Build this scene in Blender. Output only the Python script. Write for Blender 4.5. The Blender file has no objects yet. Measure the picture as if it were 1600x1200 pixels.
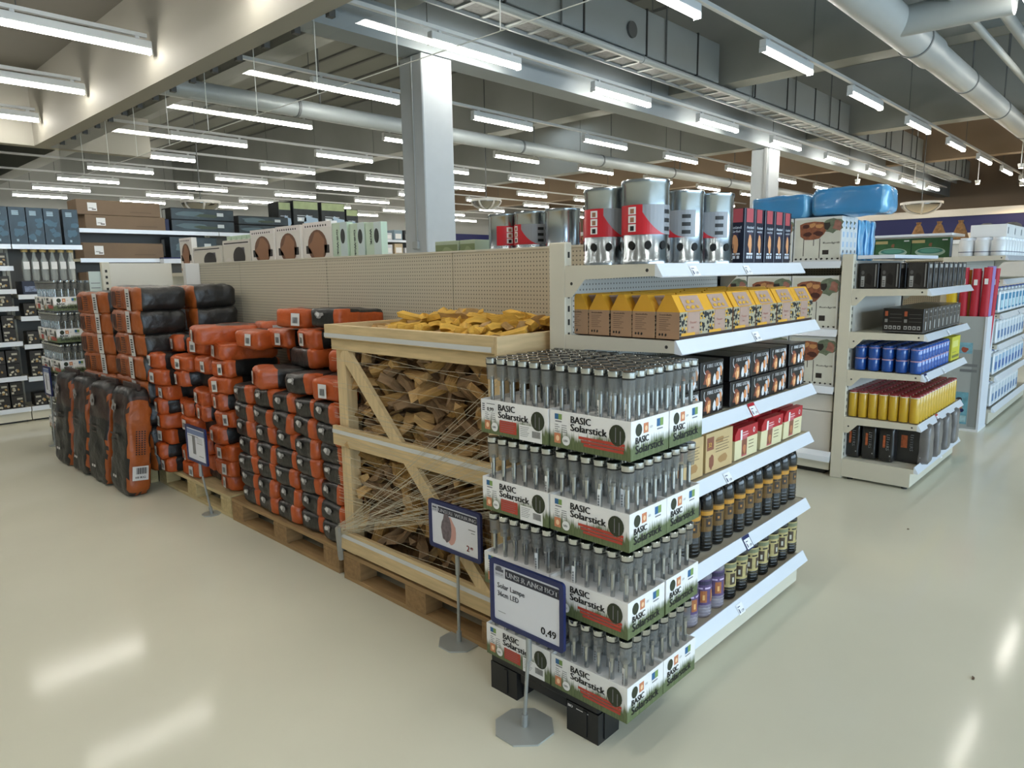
import bpy, math, random
from mathutils import Vector, Matrix, noise
R = random.Random(7)
SC = bpy.context.scene
COL = SC.collection
PI = math.pi

# ------------------------------------------------------------------ camera
F_PX, PITCH, YAW, ROLL, CAM_H = 1090.78, 0.158604, 0.762052, -0.0152274, 1.52
cy_, sy_ = math.cos(YAW), math.sin(YAW)
fw = Vector((cy_*math.cos(PITCH), sy_*math.cos(PITCH), -math.sin(PITCH)))
rt0 = Vector((sy_, -cy_, 0)); up0 = rt0.cross(fw)
rt = rt0*math.cos(ROLL) + up0*math.sin(ROLL)
up = up0*math.cos(ROLL) - rt0*math.sin(ROLL)
cd = bpy.data.cameras.new('camera'); cam = bpy.data.objects.new('camera', cd); COL.objects.link(cam)
cd.sensor_width = 36; cd.lens = F_PX/1600*36; cd.clip_start = 0.05; cd.clip_end = 200
cam.matrix_world = Matrix(((rt.x, up.x, -fw.x, 0), (rt.y, up.y, -fw.y, 0), (rt.z, up.z, -fw.z, CAM_H), (0, 0, 0, 1)))
SC.camera = cam

# ------------------------------------------------------------------ light and exposure
SC.view_settings.view_transform = 'Standard'; SC.view_settings.look = 'None'
SC.view_settings.gamma = 1; SC.view_settings.use_curve_mapping = False
SC.view_settings.exposure = 0.36
TUBE_POWER = 34.0
wd = bpy.data.worlds.new('sky'); SC.world = wd; wd.use_nodes = True
wd.node_tree.nodes['Background'].inputs[0].default_value = (0.55, 0.75, 1.0, 1)
wd.node_tree.nodes['Background'].inputs[1].default_value = 1.0

def area_light(name, loc, rot, sx, sy, power, color):
    l = bpy.data.lights.new(name, 'AREA'); l.shape = 'RECTANGLE'; l.size = sx; l.size_y = sy
    l.energy = power; l.color = color
    o = bpy.data.objects.new(name, l); o.location = loc; o.rotation_euler = rot; COL.objects.link(o); return o
# assumed daylight: cool area lamp added behind assumed, unseen windows on the entrance side
area_light('assumed_daylight', (3.5, -7.3, 2.0), (PI/2, 0, 0), 15, 3.0, 750, (0.62, 0.83, 1.0))

# ------------------------------------------------------------------ materials
def lin(h):
    h = h.lstrip('#'); c = [int(h[i:i+2], 16)/255 for i in (0, 2, 4)]
    return tuple((x/12.92 if x <= .04045 else ((x+.055)/1.055)**2.4) for x in c) + (1,)
MATS = {}
def mat(name, col, rough=.5, metal=0, var=0, vscale=8, bump=0, bscale=40, emit=0, trans=0, alpha=1, coat=0, ior=1.5, stretch=None, spec=.5):
    if name in MATS: return MATS[name]
    m = bpy.data.materials.new(name); m.use_nodes = True; nt = m.node_tree
    b = nt.nodes['Principled BSDF']; c = lin(col)
    b.inputs['Base Color'].default_value = c; b.inputs['Roughness'].default_value = rough
    b.inputs['Metallic'].default_value = metal; b.inputs['IOR'].default_value = ior
    b.inputs['Specular IOR Level'].default_value = spec
    b.inputs['Transmission Weight'].default_value = trans; b.inputs['Alpha'].default_value = alpha
    b.inputs['Coat Weight'].default_value = coat; b.inputs['Coat Roughness'].default_value = .1
    if emit:
        b.inputs['Emission Color'].default_value = c; b.inputs['Emission Strength'].default_value = emit
    if var or bump:
        tc = nt.nodes.new('ShaderNodeTexCoord'); mp = nt.nodes.new('ShaderNodeMapping')
        nt.links.new(tc.outputs['Object'], mp.inputs[0])
        if stretch: mp.inputs['Scale'].default_value = stretch
    if var:
        n = nt.nodes.new('ShaderNodeTexNoise'); n.inputs['Scale'].default_value = vscale; n.inputs['Detail'].default_value = 4
        nt.links.new(mp.outputs[0], n.inputs['Vector'])
        r = nt.nodes.new('ShaderNodeMapRange'); r.inputs[1].default_value = .3; r.inputs[2].default_value = .7
        r.inputs[3].default_value = 1-var; r.inputs[4].default_value = 1+var
        nt.links.new(n.outputs[0], r.inputs[0])
        mx = nt.nodes.new('ShaderNodeVectorMath'); mx.operation = 'SCALE'; mx.inputs[0].default_value = c[:3]
        nt.links.new(r.outputs[0], mx.inputs['Scale']); nt.links.new(mx.outputs[0], b.inputs['Base Color'])
    if bump:
        n = nt.nodes.new('ShaderNodeTexNoise'); n.inputs['Scale'].default_value = bscale; n.inputs['Detail'].default_value = 3
        nt.links.new(mp.outputs[0], n.inputs['Vector'])
        bp = nt.nodes.new('ShaderNodeBump'); bp.inputs['Strength'].default_value = bump; bp.inputs['Distance'].default_value = .01
        nt.links.new(n.outputs[0], bp.inputs['Height']); nt.links.new(bp.outputs[0], b.inputs['Normal'])
    MATS[name] = m; return m

def math_node(nt, op, a, b=None):
    n = nt.nodes.new('ShaderNodeMath'); n.operation = op
    for i, v in enumerate((a, b)):
        if v is None: continue
        if isinstance(v, (int, float)): n.inputs[i].default_value = v
        else: nt.links.new(v, n.inputs[i])
    return n.outputs[0]
def mixcol(nt, fac, c1, c2):
    n = nt.nodes.new('ShaderNodeMix'); n.data_type = 'RGBA'
    for s, v in ((0, fac), (6, c1), (7, c2)):
        if isinstance(v, (tuple, float)): n.inputs[s].default_value = v
        else: nt.links.new(v, n.inputs[s])
    return n.outputs[2]
def perforated(name, col, axis, pitch=.02, hole='#6e6a60'):
    """painted steel panel with a regular grid of small round holes; axis = the horizontal object axis of the sheet"""
    m = mat(name, col, .5, var=.02); nt = m.node_tree; b = nt.nodes['Principled BSDF']
    tc = nt.nodes.new('ShaderNodeTexCoord'); sp = nt.nodes.new('ShaderNodeSeparateXYZ'); nt.links.new(tc.outputs['Object'], sp.inputs[0])
    def d(o):
        f = math_node(nt, 'FRACT', math_node(nt, 'DIVIDE', o, pitch)); s = math_node(nt, 'SUBTRACT', f, .5)
        return math_node(nt, 'MULTIPLY', s, s)
    q = math_node(nt, 'ADD', d(sp.outputs[axis]), d(sp.outputs[2]))
    h = math_node(nt, 'LESS_THAN', q, .035)
    nt.links.new(mixcol(nt, h, lin(col), lin(hole)), b.inputs['Base Color']); return m
def grass_print(name):
    """white card printed with a strip of grass along its lower edge"""
    m = mat(name, '#eceae8', .45); nt = m.node_tree; b = nt.nodes['Principled BSDF']
    tc = nt.nodes.new('ShaderNodeTexCoord'); sp = nt.nodes.new('ShaderNodeSeparateXYZ'); nt.links.new(tc.outputs['Object'], sp.inputs[0])
    mp = nt.nodes.new('ShaderNodeMapping'); mp.inputs['Scale'].default_value = (150, 150, 18); nt.links.new(tc.outputs['Object'], mp.inputs[0])
    n = nt.nodes.new('ShaderNodeTexNoise'); n.inputs['Scale'].default_value = 1; n.inputs['Detail'].default_value = 2; nt.links.new(mp.outputs[0], n.inputs['Vector'])
    n2 = nt.nodes.new('ShaderNodeTexNoise'); n2.inputs['Scale'].default_value = 14; nt.links.new(tc.outputs['Object'], n2.inputs['Vector'])
    h = math_node(nt, 'ADD', math_node(nt, 'MULTIPLY', n.outputs[0], .055), math_node(nt, 'MULTIPLY', n2.outputs[0], .055))
    t = math_node(nt, 'SUBTRACT', h, sp.outputs[2]); t = math_node(nt, 'MULTIPLY', math_node(nt, 'ADD', t, .006), 38)
    k = nt.nodes.new('ShaderNodeClamp'); nt.links.new(t, k.inputs[0])
    g = mixcol(nt, n.outputs[0], lin('#39481f'), lin('#75805a'))
    nt.links.new(mixcol(nt, k.outputs[0], lin('#eceae8'), g), b.inputs['Base Color']); return m

# ------------------------------------------------------------------ mesh building
TXT = {}
def glyphs(s):
    if s not in TXT:
        c = bpy.data.curves.new('t', 'FONT'); c.body = s; c.size = 1; c.resolution_u = 2; c.align_x = 'LEFT'
        o = bpy.data.objects.new('t', c); COL.objects.link(o)
        bpy.context.view_layer.update()
        me = o.to_mesh()
        TXT[s] = ([tuple(v.co[:2]) for v in me.vertices], [tuple(p.vertices) for p in me.polygons], max([v.co.x for v in me.vertices] or [1]))
        o.to_mesh_clear(); bpy.data.objects.remove(o); bpy.data.curves.remove(c)
    return TXT[s]
X_, Y_, Z_ = Vector((1, 0, 0)), Vector((0, 1, 0)), Vector((0, 0, 1))
FX = (-Y_, Z_)      # a print read on a face turned to -X
FY = (X_, Z_)       # a print read on a face turned to -Y
FT = (-Y_, X_)      # lying on top, read from -X
class G:
    def __init__(s): s.v, s.f, s.m = [], [], []
    def add(s, vs, fs, m=0):
        k = len(s.v); s.v += [tuple(v) for v in vs]; s.f += [tuple(i+k for i in f) for f in fs]; s.m += [m]*len(fs) if isinstance(m, int) else m
        return s
    def box(s, x0, x1, y0, y1, z0, z1, m=0, b=0):
        if not b:
            vs = [(x, y, z) for z in (z0, z1) for y in (y0, y1) for x in (x0, x1)]
            return s.add(vs, [(0, 2, 3, 1), (4, 5, 7, 6), (0, 1, 5, 4), (2, 6, 7, 3), (0, 4, 6, 2), (1, 3, 7, 5)], m)
        vs, ix = [], {}
        lo, hi = (x0, y0, z0), (x1, y1, z1)
        for cx in (0, 1):
            for cy in (0, 1):
                for cz in (0, 1):
                    cc = (cx, cy, cz)
                    for ax in range(3):
                        p = [(lo[i] if cc[i] == 0 else hi[i]) if i == ax else ((lo[i]+b) if cc[i] == 0 else (hi[i]-b)) for i in range(3)]
                        ix[cc, ax] = len(vs); vs.append(p)
        fs = []
        for ax in range(3):
            o = [i for i in range(3) if i != ax]
            for sd in (0, 1):
                q = []
                for a, c in ((0, 0), (1, 0), (1, 1), (0, 1)):
                    cc = [0, 0, 0]; cc[ax] = sd; cc[o[0]] = a; cc[o[1]] = c; q.append(ix[tuple(cc), ax])
                fs.append(tuple(q))
        for ax in range(3):
            o = [i for i in range(3) if i != ax]
            for a in (0, 1):
                for c in (0, 1):
                    c0 = [0, 0, 0]; c0[o[0]] = a; c0[o[1]] = c; c1 = list(c0); c1[ax] = 1; c0, c1 = tuple(c0), tuple(c1)
                    fs.append((ix[c0, o[0]], ix[c1, o[0]], ix[c1, o[1]], ix[c0, o[1]]))
        for cx in (0, 1):
            for cy in (0, 1):
                for cz in (0, 1): fs.append(tuple(ix[(cx, cy, cz), a] for a in range(3)))
        ctr = Vector(((x0+x1)/2, (y0+y1)/2, (z0+z1)/2)); ff = []
        for f in fs:
            p = [Vector(vs[i]) for i in f]; n = (p[1]-p[0]).cross(p[2]-p[0])
            ff.append(f if n.dot(sum(p, Vector())/len(p)-ctr) > 0 else f[::-1])
        return s.add(vs, ff, m)
    def lathe(s, prof, m=0, n=20, c=(0, 0), cap=True, axis=2, o=None):
        """prof: [(r, h)] from bottom to top; m: int or one material per band (+caps)"""
        vs, fs, ms = [], [], []
        mm = (lambda i: m) if isinstance(m, int) else (lambda i: m[i])
        for r, h in prof:
            for k in range(n):
                a = 2*PI*k/n; p = (r*math.cos(a), r*math.sin(a), h)
                if axis == 0: p = (h, p[0], p[1])
                if axis == 1: p = (p[1], h, p[0])
                if o: p = (p[0]+o[0], p[1]+o[1], p[2]+o[2])
                vs.append((p[0]+c[0], p[1]+c[1], p[2]) if not o else p)
        for i in range(len(prof)-1):
            for k in range(n):
                k2 = (k+1) % n; fs.append((i*n+k, i*n+k2, (i+1)*n+k2, (i+1)*n+k)); ms.append(mm(i))
        if cap:
            fs.append(tuple(range(n-1, -1, -1))); ms.append(mm(0)); fs.append(tuple((len(prof)-1)*n+k for k in range(n))); ms.append(mm(len(prof)-2))
        return s.add(vs, fs, ms)
    def cyl(s, x, y, z0, z1, r, m=0, n=16, r2=None):
        return s.lathe([(r, z0), (r if r2 is None else r2, z1)], m, n, (x, y))
    def tube(s, p, q, r, m=0, n=6):
        p, q = Vector(p), Vector(q); d = (q-p).normalized(); a = d.orthogonal().normalized(); b = d.cross(a)
        vs = [pt + (a*math.cos(2*PI*k/n) + b*math.sin(2*PI*k/n))*r for pt in (p, q) for k in range(n)]
        return s.add(vs, [(k, (k+1) % n, n+(k+1) % n, n+k) for k in range(n)] + [tuple(range(n-1, -1, -1)), tuple(range(n, 2*n))], m)
    def bar(s, p, q, w, t, m=0, side=(1, 0, 0)):
        """flat bar from p to q: w wide in its plane, t thick along side"""
        p, q = Vector(p), Vector(q); n = Vector(side).normalized(); d = (q-p).normalized(); a = n.cross(d).normalized()*w/2; h = n*t/2
        vs = [pt + sa*a + sh*h for pt in (p, q) for sh in (-1, 1) for sa in (-1, 1)]
        return s.add(vs, [(0, 1, 3, 2), (4, 6, 7, 5), (0, 4, 5, 1), (2, 3, 7, 6), (0, 2, 6, 4), (1, 5, 7, 3)], m)
    def poly(s, pts, m=0): return s.add(pts, [tuple(range(len(pts)))], m)
    def prism(s, prof, o, u, v, w, m=0):
        """outline prof [(a, b)] in plane u, v at o, pushed along vector w"""
        o, w = Vector(o), Vector(w); n = len(prof); a = [o + u*p[0] + v*p[1] for p in prof]
        return s.add(a + [p + w for p in a], [tuple(range(n-1, -1, -1)), tuple(range(n, 2*n))] + [(k, (k+1) % n, n+(k+1) % n, n+k) for k in range(n)], m)
    def rect(s, o, fr, a, b, w, h, m=0, off=.0006):
        """flat print: on frame fr = (u, v) with corner o, lower-left (a, b)"""
        u, v = fr; n = u.cross(v)*off; o = Vector(o)
        return s.poly([o + u*a + v*b + n, o + u*(a+w) + v*b + n, o + u*(a+w) + v*(b+h) + n, o + u*a + v*(b+h) + n], m)
    def disc(s, o, fr, a, b, ru, rv, m=0, off=.0008, n=18):
        u, v = fr; nn = u.cross(v)*off; o = Vector(o)
        return s.poly([o + u*(a+ru*math.cos(2*PI*k/n)) + v*(b+rv*math.sin(2*PI*k/n)) + nn for k in range(n)], m)
    def blob(s, o, fr, a, b, ru, rv, m=0, off=.0008, seed=0, n=12, j=.25):
        rr = random.Random(seed); u, v = fr; nn = u.cross(v)*off; o = Vector(o); pts = []
        for k in range(n):
            q = 1-j+2*j*rr.random(); pts.append(o + u*(a+ru*q*math.cos(2*PI*k/n)) + v*(b+rv*q*math.sin(2*PI*k/n)) + nn)
        return s.poly(pts, m)
    def text(s, st, o, fr, a, b, size, m=0, off=.0012, width=None, bold=0):
        vs, fs, wd_ = glyphs(st); u, v = fr; n = u.cross(v)*off; o = Vector(o); k = size if width is None else width/wd_
        for dx in ((0,) if not bold else (-bold, bold)):
            s.add([o + u*(a+dx+x*k) + v*(b+y*size) + n for x, y in vs], fs, m)
        return s
    def merge(s, g, off=(0, 0, 0), mo=0):
        return s.add([(a+off[0], b+off[1], c+off[2]) for a, b, c in g.v], g.f, [i+mo for i in g.m])
    def mesh(s, name, mats, smooth=False):
        me = bpy.data.meshes.new(name); me.from_pydata(s.v, [], s.f); me.update()
        for m in mats: me.materials.append(m)
        me.polygons.foreach_set('material_index', s.m)
        if smooth:
            me.polygons.foreach_set('use_smooth', [True]*len(s.f))
            if smooth == 'auto': me.set_sharp_from_angle(angle=math.radians(40))
        me.update(); return me
def link(name, me, parent=None, loc=None, rot=None):
    o = bpy.data.objects.new(name, me); COL.objects.link(o)
    if parent: o.parent = parent
    if loc is not None: o.location = loc
    if rot is not None: o.rotation_euler = rot
    return o
def tag(o, label, cat, group=None):
    o['label'] = label; o['category'] = cat
    if group: o['group'] = group
    return o
def thing(name, label, cat, parts, loc=(0, 0, 0), rot=(0, 0, 0), group=None):
    """parts: [(name, mesh) or (name, mesh, [sub parts]) or (name, mesh, subs, loc, rot)]"""
    e = link(name, None, None, loc, rot); e.empty_display_size = .1; tag(e, label, cat, group)
    for p in parts:
        q = link(p[0], p[1], e, *(p[3:] if len(p) > 3 else ()))
        for sp in (p[2] if len(p) > 2 else ()): link(sp[0], sp[1], q)
    return e
def single(name, me, label, cat, loc=(0, 0, 0), rot=(0, 0, 0), group=None): return tag(link(name, me, None, loc, rot), label, cat, group)
def struct(name, g, mats, smooth=False):
    o = link(name, g.mesh(name, mats, smooth)); o['kind'] = 'structure'; return o
ORD = ['first', 'second', 'third', 'fourth', 'fifth', 'sixth', 'seventh', 'eighth', 'ninth', 'tenth', 'eleventh', 'twelfth', 'thirteenth', 'fourteenth', 'fifteenth', 'sixteenth', 'seventeenth', 'eighteenth', 'nineteenth', 'twentieth']
for _t in ('twenty', 'thirty', 'forty', 'fifty'): ORD += [_t + '-' + x for x in ORD[:9]] + [{'twenty': 'thirtieth', 'thirty': 'fortieth', 'forty': 'fiftieth', 'fifty': 'sixtieth'}[_t]]

# shared materials
CREAM = mat('cream_steel', '#d2ccba', .45, var=.02, vscale=3)
WHITE = mat('white_card', '#e9e8e6', .5); WHITE_ST = mat('white_plastic', '#dfe3ea', .35); BLACK = mat('black_ink', '#141414', .5)
BLACKP = mat('black_plastic', '#1a1a1b', .4); GREY = mat('grey_ink', '#77777a', .5); RED = mat('red_ink', '#b3202a', .45)
STEEL = mat('galvanised_steel', '#aeb3b6', .28, 1, var=.05, vscale=12); CHROME = mat('chrome', '#d6d8da', .12, 1)
PINE = mat('pine', '#c9b084', .6, var=.14, vscale=6, stretch=(9, 1, 9)); PINE_X = mat('pine_lengthwise', '#c4aa80', .6, var=.14, vscale=6, stretch=(1, 9, 9))
PINE_Z = mat('pine_upright', '#ccb388', .6, var=.14, vscale=6, stretch=(9, 9, 1))
PALLET = mat('worn_pallet_wood', '#9a7b52', .75, var=.2, vscale=5, stretch=(8, 1, 8)); PALLET_L = mat('light_pallet_wood', '#c4b083', .7, var=.15, vscale=5, stretch=(8, 1, 8))
BROWN = mat('brown_card', '#9c7350', .7, var=.04)
# ================================================================== the hall
XA, XB, YA, YB, ZC = -6.0, 30.0, -7.0, 27.0, 5.75
floor_m = mat('resin_floor', '#d5d2bf', .11, var=.035, vscale=1.1, bump=.02, bscale=6, spec=.10)
struct('floor', G().box(XA, XB, YA, YB, -.1, 0), [floor_m])
ceil_m = mat('ceiling_grey', '#757771', .8, var=.05, vscale=.6); wall_m = mat('wall_grey', '#8f918e', .8, var=.03, vscale=1)
ceil_b = mat('ceiling_brown_warm_glow', '#857562', .8, var=.05, vscale=.6)  # far ceiling and beam: brown with warm lamp glow put into the colour
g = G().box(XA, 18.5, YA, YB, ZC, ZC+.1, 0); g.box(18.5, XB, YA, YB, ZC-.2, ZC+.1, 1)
for i in range(40):                                     # dark grey joints between the roof slabs
    x = 3.75 + i*.62
    if x < 18.4: g.box(x, x+.05, YA, YB, ZC-.035, ZC, 2)
struct('ceiling', g, [ceil_m, ceil_b, mat('joint_dark_grey', '#5d5f5c', .9)])
struct('wall_back', G().box(XA-.1, XA, YA, YB, 0, ZC), [wall_m])
BLUE = mat('shop_blue', '#101a52', .6)
g = G().box(XA, XB, YB, YB+.1, 0, ZC, 0).box(XA, XB, YB-.03, YB, 3.1, 3.5, 1); struct('wall_left', g, [wall_m, BLUE])
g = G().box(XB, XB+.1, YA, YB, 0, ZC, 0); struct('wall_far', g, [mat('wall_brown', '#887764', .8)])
# entrance side wall, unseen; its big windows are assumed for the added daylight
g = G().box(XA, XB, YA-.2, YA, 0, .5).box(XA, XB, YA-.2, YA, 3.5, ZC).box(XA, -4, YA-.2, YA, .5, 3.5).box(11, XB, YA-.2, YA, .5, 3.5)
struct('wall_right', g, [wall_m])
g = G()
for i in range(7): g.box(-4+i*2.5-.04, -4+i*2.5+.04, YA-.14, YA-.06, .5, 3.5)
g.box(-4, 11, YA-.14, YA-.06, .5, .58).box(-4, 11, YA-.14, YA-.06, 3.42, 3.5)
struct('assumed_window_1', g, [mat('assumed_window_grey', '#9aa0a4', .4)])  # frame of the assumed windows, out of view
# boxed-in ceiling zone over the entrance aisle
soff = mat('painted_bulkhead', '#9c998f', .7, var=.02, vscale=1)
struct('trim_1', G().box(3.28, 3.5, YA, 13.9, 3.69, ZC), [soff])
struct('trim_2', G().box(XA, 5.1, 13.9, 14.1, 3.69, ZC), [soff])
struct('trim_3', G().box(XA, 3.28, YA, 13.9, 4.75, 4.85), [mat('bulkhead_ceiling', '#68655c', .8, var=.04, vscale=1)])
# smoke curtain panes hanging below the bulkhead
sg = bpy.data.materials.new('smoke_glass'); sg.use_nodes = True; nt = sg.node_tree; nt.nodes.remove(nt.nodes['Principled BSDF'])
gl = nt.nodes.new('ShaderNodeBsdfGlossy'); gl.inputs['Roughness'].default_value = .01; tr = nt.nodes.new('ShaderNodeBsdfTransparent'); tr.inputs[0].default_value = (.93, .94, .93, 1)
fr = nt.nodes.new('ShaderNodeFresnel'); fr.inputs[0].default_value = 1.5; mxs = nt.nodes.new('ShaderNodeMixShader')
nt.links.new(fr.outputs[0], mxs.inputs[0]); nt.links.new(tr.outputs[0], mxs.inputs[1]); nt.links.new(gl.outputs[0], mxs.inputs[2]); nt.links.new(mxs.outputs[0], nt.nodes['Material Output'].inputs[0])
STEELJ = mat('glass_joint', '#3a3c3b', .4)
ys = [2.3, 3.44, 4.55, 5.7, 6.82, 7.95, 9.05, 10.14, 11.25, 12.4, 13.6]
for i in range(len(ys)-1):
    gp = G().poly([(3.545, ys[i]+.006, 3.1), (3.545, ys[i]+.006, 3.72), (3.545, ys[i+1]-.006, 3.72), (3.545, ys[i+1]-.006, 3.1)])
    gb = G().tube((3.545, ys[i]+.006, 3.1), (3.545, ys[i+1]-.006, 3.1), .004, 0, 5).tube((3.545, ys[i], 3.1), (3.545, ys[i], 3.72), .004, 0, 5)
    gc = G()
    for t in (.25, .75):
        y = ys[i]+(ys[i+1]-ys[i])*t; gc.box(3.5, 3.56, y-.03, y+.03, 3.66, 3.72)
    thing('smoke_screen_pane', 'clear glass smoke screen pane under the bulkhead, %s from the near end' % ORD[i], 'glass pane',
          [('glass', gp.mesh('pane', [sg])), ('edge_seal', gb.mesh('pe', [mat('pane_edge', '#b9bdb9', .3)])), ('clamp', gc.mesh('pc', [STEELJ]))], group='glass smoke screen panes')
# roof beams, column and long beam
beam_m = mat('concrete_beam', '#868985', .8, var=.04, vscale=1.5); beam_b = mat('painted_beam', '#8f979b', .6, var=.03, vscale=2)
for i, x in enumerate((4.75, 10.6, 16.45, 22.3)):
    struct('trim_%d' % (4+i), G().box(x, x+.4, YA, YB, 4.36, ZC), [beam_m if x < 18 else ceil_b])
g = G().box(3.6, XB, 6.45, 6.8, 3.99, 4.62)
struct('trim_8', g, [beam_b])
colm = mat('column_paint', '#b9bec1', .6, var=.02)
g = G().box(5.36, 5.82, 6.451, 6.86, 0, 3.98, 0, .012)
g2 = G().box(5.347, 5.359, 6.62, 6.65, 1.9, 3.97, 0, .003).box(5.32, 5.359, 6.585, 6.685, 1.81, 1.9, 0, .006)
thing('support_column', 'square pale grey support column rising behind the pegboard wall', 'column', [('shaft', g.mesh('col', [colm])), ('cable_conduit', g2.mesh('cc', [mat('conduit_grey', '#a9acab', .5)]))])
thing('support_column', 'distant grey support column seen above the blue foam blocks', 'column', [('shaft', G().box(14.6, 15.1, 6.451, 6.85, 0, 3.98, 0, .012).mesh('col', [colm])), ('cable_conduit', G().box(14.57, 14.6, 6.5, 6.56, .5, 4.1).mesh('c', [MATS['conduit_grey']]))])
thing('support_column', 'thin far column beside the dome mirror at the back', 'column', [('shaft', G().box(20.5, 20.7, 15.5, 15.7, 0, 4.17, 0, .012).mesh('col', [colm])), ('base_plate', G().box(20.4, 20.8, 15.4, 15.8, 0, .02).mesh('c', [MATS['conduit_grey']]))])
# ventilation duct in segments over the aisle, with straps
duct_m = mat('duct_steel', '#8f9799', .5, .2, var=.03, vscale=2); gap_m = mat('duct_gap', '#2d2f30', .7)
for i, (a, b) in enumerate(((3.7, 10.5), (11.1, 16.35), (16.95, 22.2), (22.8, 28))):
    g = G().box(a, b, 5.5, 6.05, 4.36, 4.93, 0, .01); h = G()
    n = 4 if i else 5
    for k in range(n):
        x = a + (b-a)*(k+.5)/n; h.box(x-.012, x+.012, 5.485, 6.06, 4.35, 4.94)
    hm = G().cyl(0, 5.47, 4.3, ZC, .012, 0, 8).mesh('dh', [mat('dark_rod', '#55595a', .5)])
    pr_ = [('casing', g.mesh('duct', [duct_m])), ('strap', h.mesh('ds', [gap_m]))] + [('hanger', hm, (), (a + (b-a)*(k+.3)/3, 0, 0)) for k in range(3)]
    if i == 0: pr_.append(('round_grille', G().lathe([(.1, 5.47), (.1, 5.5)], 0, 20, axis=1, o=(8.1, 0, 4.6)).mesh('rg', [mat('grille_dark', '#4b4f50', .6)])))
    thing('ventilation_duct', 'rectangular sheet metal duct, %s length along the long beam' % ORD[i], 'duct', pr_, group='rectangular ducts under the roof')
# cable tray with pipe
g, h, q = G(), G(), G()
for k in range(62):
    pass
h.box(3.7, 28, 5.5, 5.53, 4.25, 4.33).box(3.7, 28, 5.84, 5.87, 4.25, 4.33)
q.lathe([(.04, 3.7), (.04, 28)], 0, 10, axis=0, o=(0, 5.46, 4.27))
for k in range(7): q.lathe([(.05, 5.2+k*3.1), (.05, 5.28+k*3.1)], 0, 10, axis=0, o=(0, 5.46, 4.27))
t = mat('tray_zinc', '#93999a', .5, .2); rung_me = G().box(0, .05, 5.52, 5.84, 4.265, 4.285).mesh('ru', [t]); thing('cable_tray', 'long ladder cable tray with a round pipe running under the duct', 'cable tray', [('rung', rung_me, (), (3.8 + k*.38, 0, 0)) for k in range(62)] + [('side_rail', h.mesh('sr', [t])), ('pipe', q.mesh('pi', [mat('pipe_lagging', '#9aa1a2', .6)])), ('cable', G().box(4, 27, 5.54, 5.83, 4.286, 4.31).mesh('ca', [mat('cable_grey', '#6e7071', .7, var=.2, vscale=30)]))])
# round ducts
def round_duct(y, z, r, x0, x1, label, joints, extra=()):
    g = G().lathe([(r, x0), (r, x1)], 0, 32, axis=0, o=(0, y, z)); j = G()
    jp = [('joint', G().lathe([(r+.012, x-.02), (r+.012, x+.02)], 0, 32, axis=0, o=(0, y, z)).mesh('rj', [mat('duct_joint', '#6b7072', .5)])) for x in joints]
    jp += [('hanger', G().cyl(x+.4, y, z+r-.01, ZC, .012, 0, 6).mesh('h', [MATS['dark_rod']])) for x in joints]
    thing('round_duct', label, 'duct', [('pipe', g.mesh('rd', [mat('spiral_duct', '#a3abad', .42, .15, var=.03, vscale=2)], 'auto'))] + jp + list(extra))
mat('spiral_duct', '#a3abad', .42, .15, var=.03, vscale=2)
b = G(); b.lathe([(.17, 1.46), (.15, 2.5)], 0, 28, axis=1, o=(8.75, 0, 4.12))
round_duct(2.55, 4.14, .19, 3.8, 10.3, 'thick round white air duct under the roof above the right aisle', (6, 9.6), [('branch_pipe', b.mesh('br', [MATS['spiral_duct']], 'auto'))])
round_duct(2.55, 4.14, .165, 10.32, 28, 'narrower far end of the round air duct over the right aisle', (12.2, 14.75, 17.4, 21))
round_duct(9.6, 3.93, .12, 3.7, 26, 'slim round air duct behind the tall column', (5.6, 8, 10.4, 13, 16, 19))
for y, z, r, l in ((1.97, 4.2, .04, 'thin conduit beside the thick round duct'), (1.68, 4.22, .06, 'outer white pipe running past the corner of the ceiling')):
    g = G().lathe([(r, 3.7), (r, 28)], 0, 10, axis=0, o=(0, y, z))
    thing('overhead_conduit', l, 'pipe', [('pipe', g.mesh('cp', [MATS['pipe_lagging']], 'auto'))] + [('hanger', G().cyl(0, y, z, ZC-.02, .008, 0, 6).mesh('ch', [MATS['dark_rod']]), (), (6+k*2.9, 0, 0)) for k in range(4)])
# roof lights
g = G().box(15.3, 16.1, 12.6, 13.9, ZC-.02, ZC-.005, 0)
thing('skylight', 'small bright skylight in the roof beyond the column', 'skylight', [('pane', g.mesh('sk', [mat('skylight_glow', '#dff0ff', .5, emit=5)])), ('frame', G().box(15.25, 16.15, 12.55, 12.6, ZC-.06, ZC).box(15.25, 16.15, 13.9, 13.95, ZC-.06, ZC).box(15.25, 15.3, 12.6, 13.9, ZC-.06, ZC).box(16.1, 16.15, 12.6, 13.9, ZC-.06, ZC).mesh('sf', [WHITE]))])
# batten lights in rows
tube_m = bpy.data.materials.new('led_diffuser'); tube_m.use_nodes = True; nt = tube_m.node_tree
nt.nodes.remove(nt.nodes['Principled BSDF']); em = nt.nodes.new('ShaderNodeEmission'); em.inputs[0].default_value = (1, .955, .86, 1); em.inputs[1].default_value = TUBE_POWER
nt.links.new(em.outputs[0], nt.nodes['Material Output'].inputs[0])
hous_m = mat('luminaire_white', '#cfd2d3', .4)
dif = G().lathe([(.012, .012), (.034, .014), (.034, 1.406), (.012, 1.408)], 0, 12, axis=0, o=(0, 0, -.006)).mesh('dif', [tube_m], 'auto')
hou = G().box(0, 1.42, -.042, .042, .015, .10, 0, .006).box(0, .012, -.042, .042, -.04, .015).box(1.408, 1.42, -.042, .042, -.04, .015).mesh('hou', [hous_m])
hk = G().box(.12, .16, -.015, .015, .095, .13).box(1.26, 1.3, -.015, .015, .095, .13).mesh('hk', [hous_m])
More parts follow.
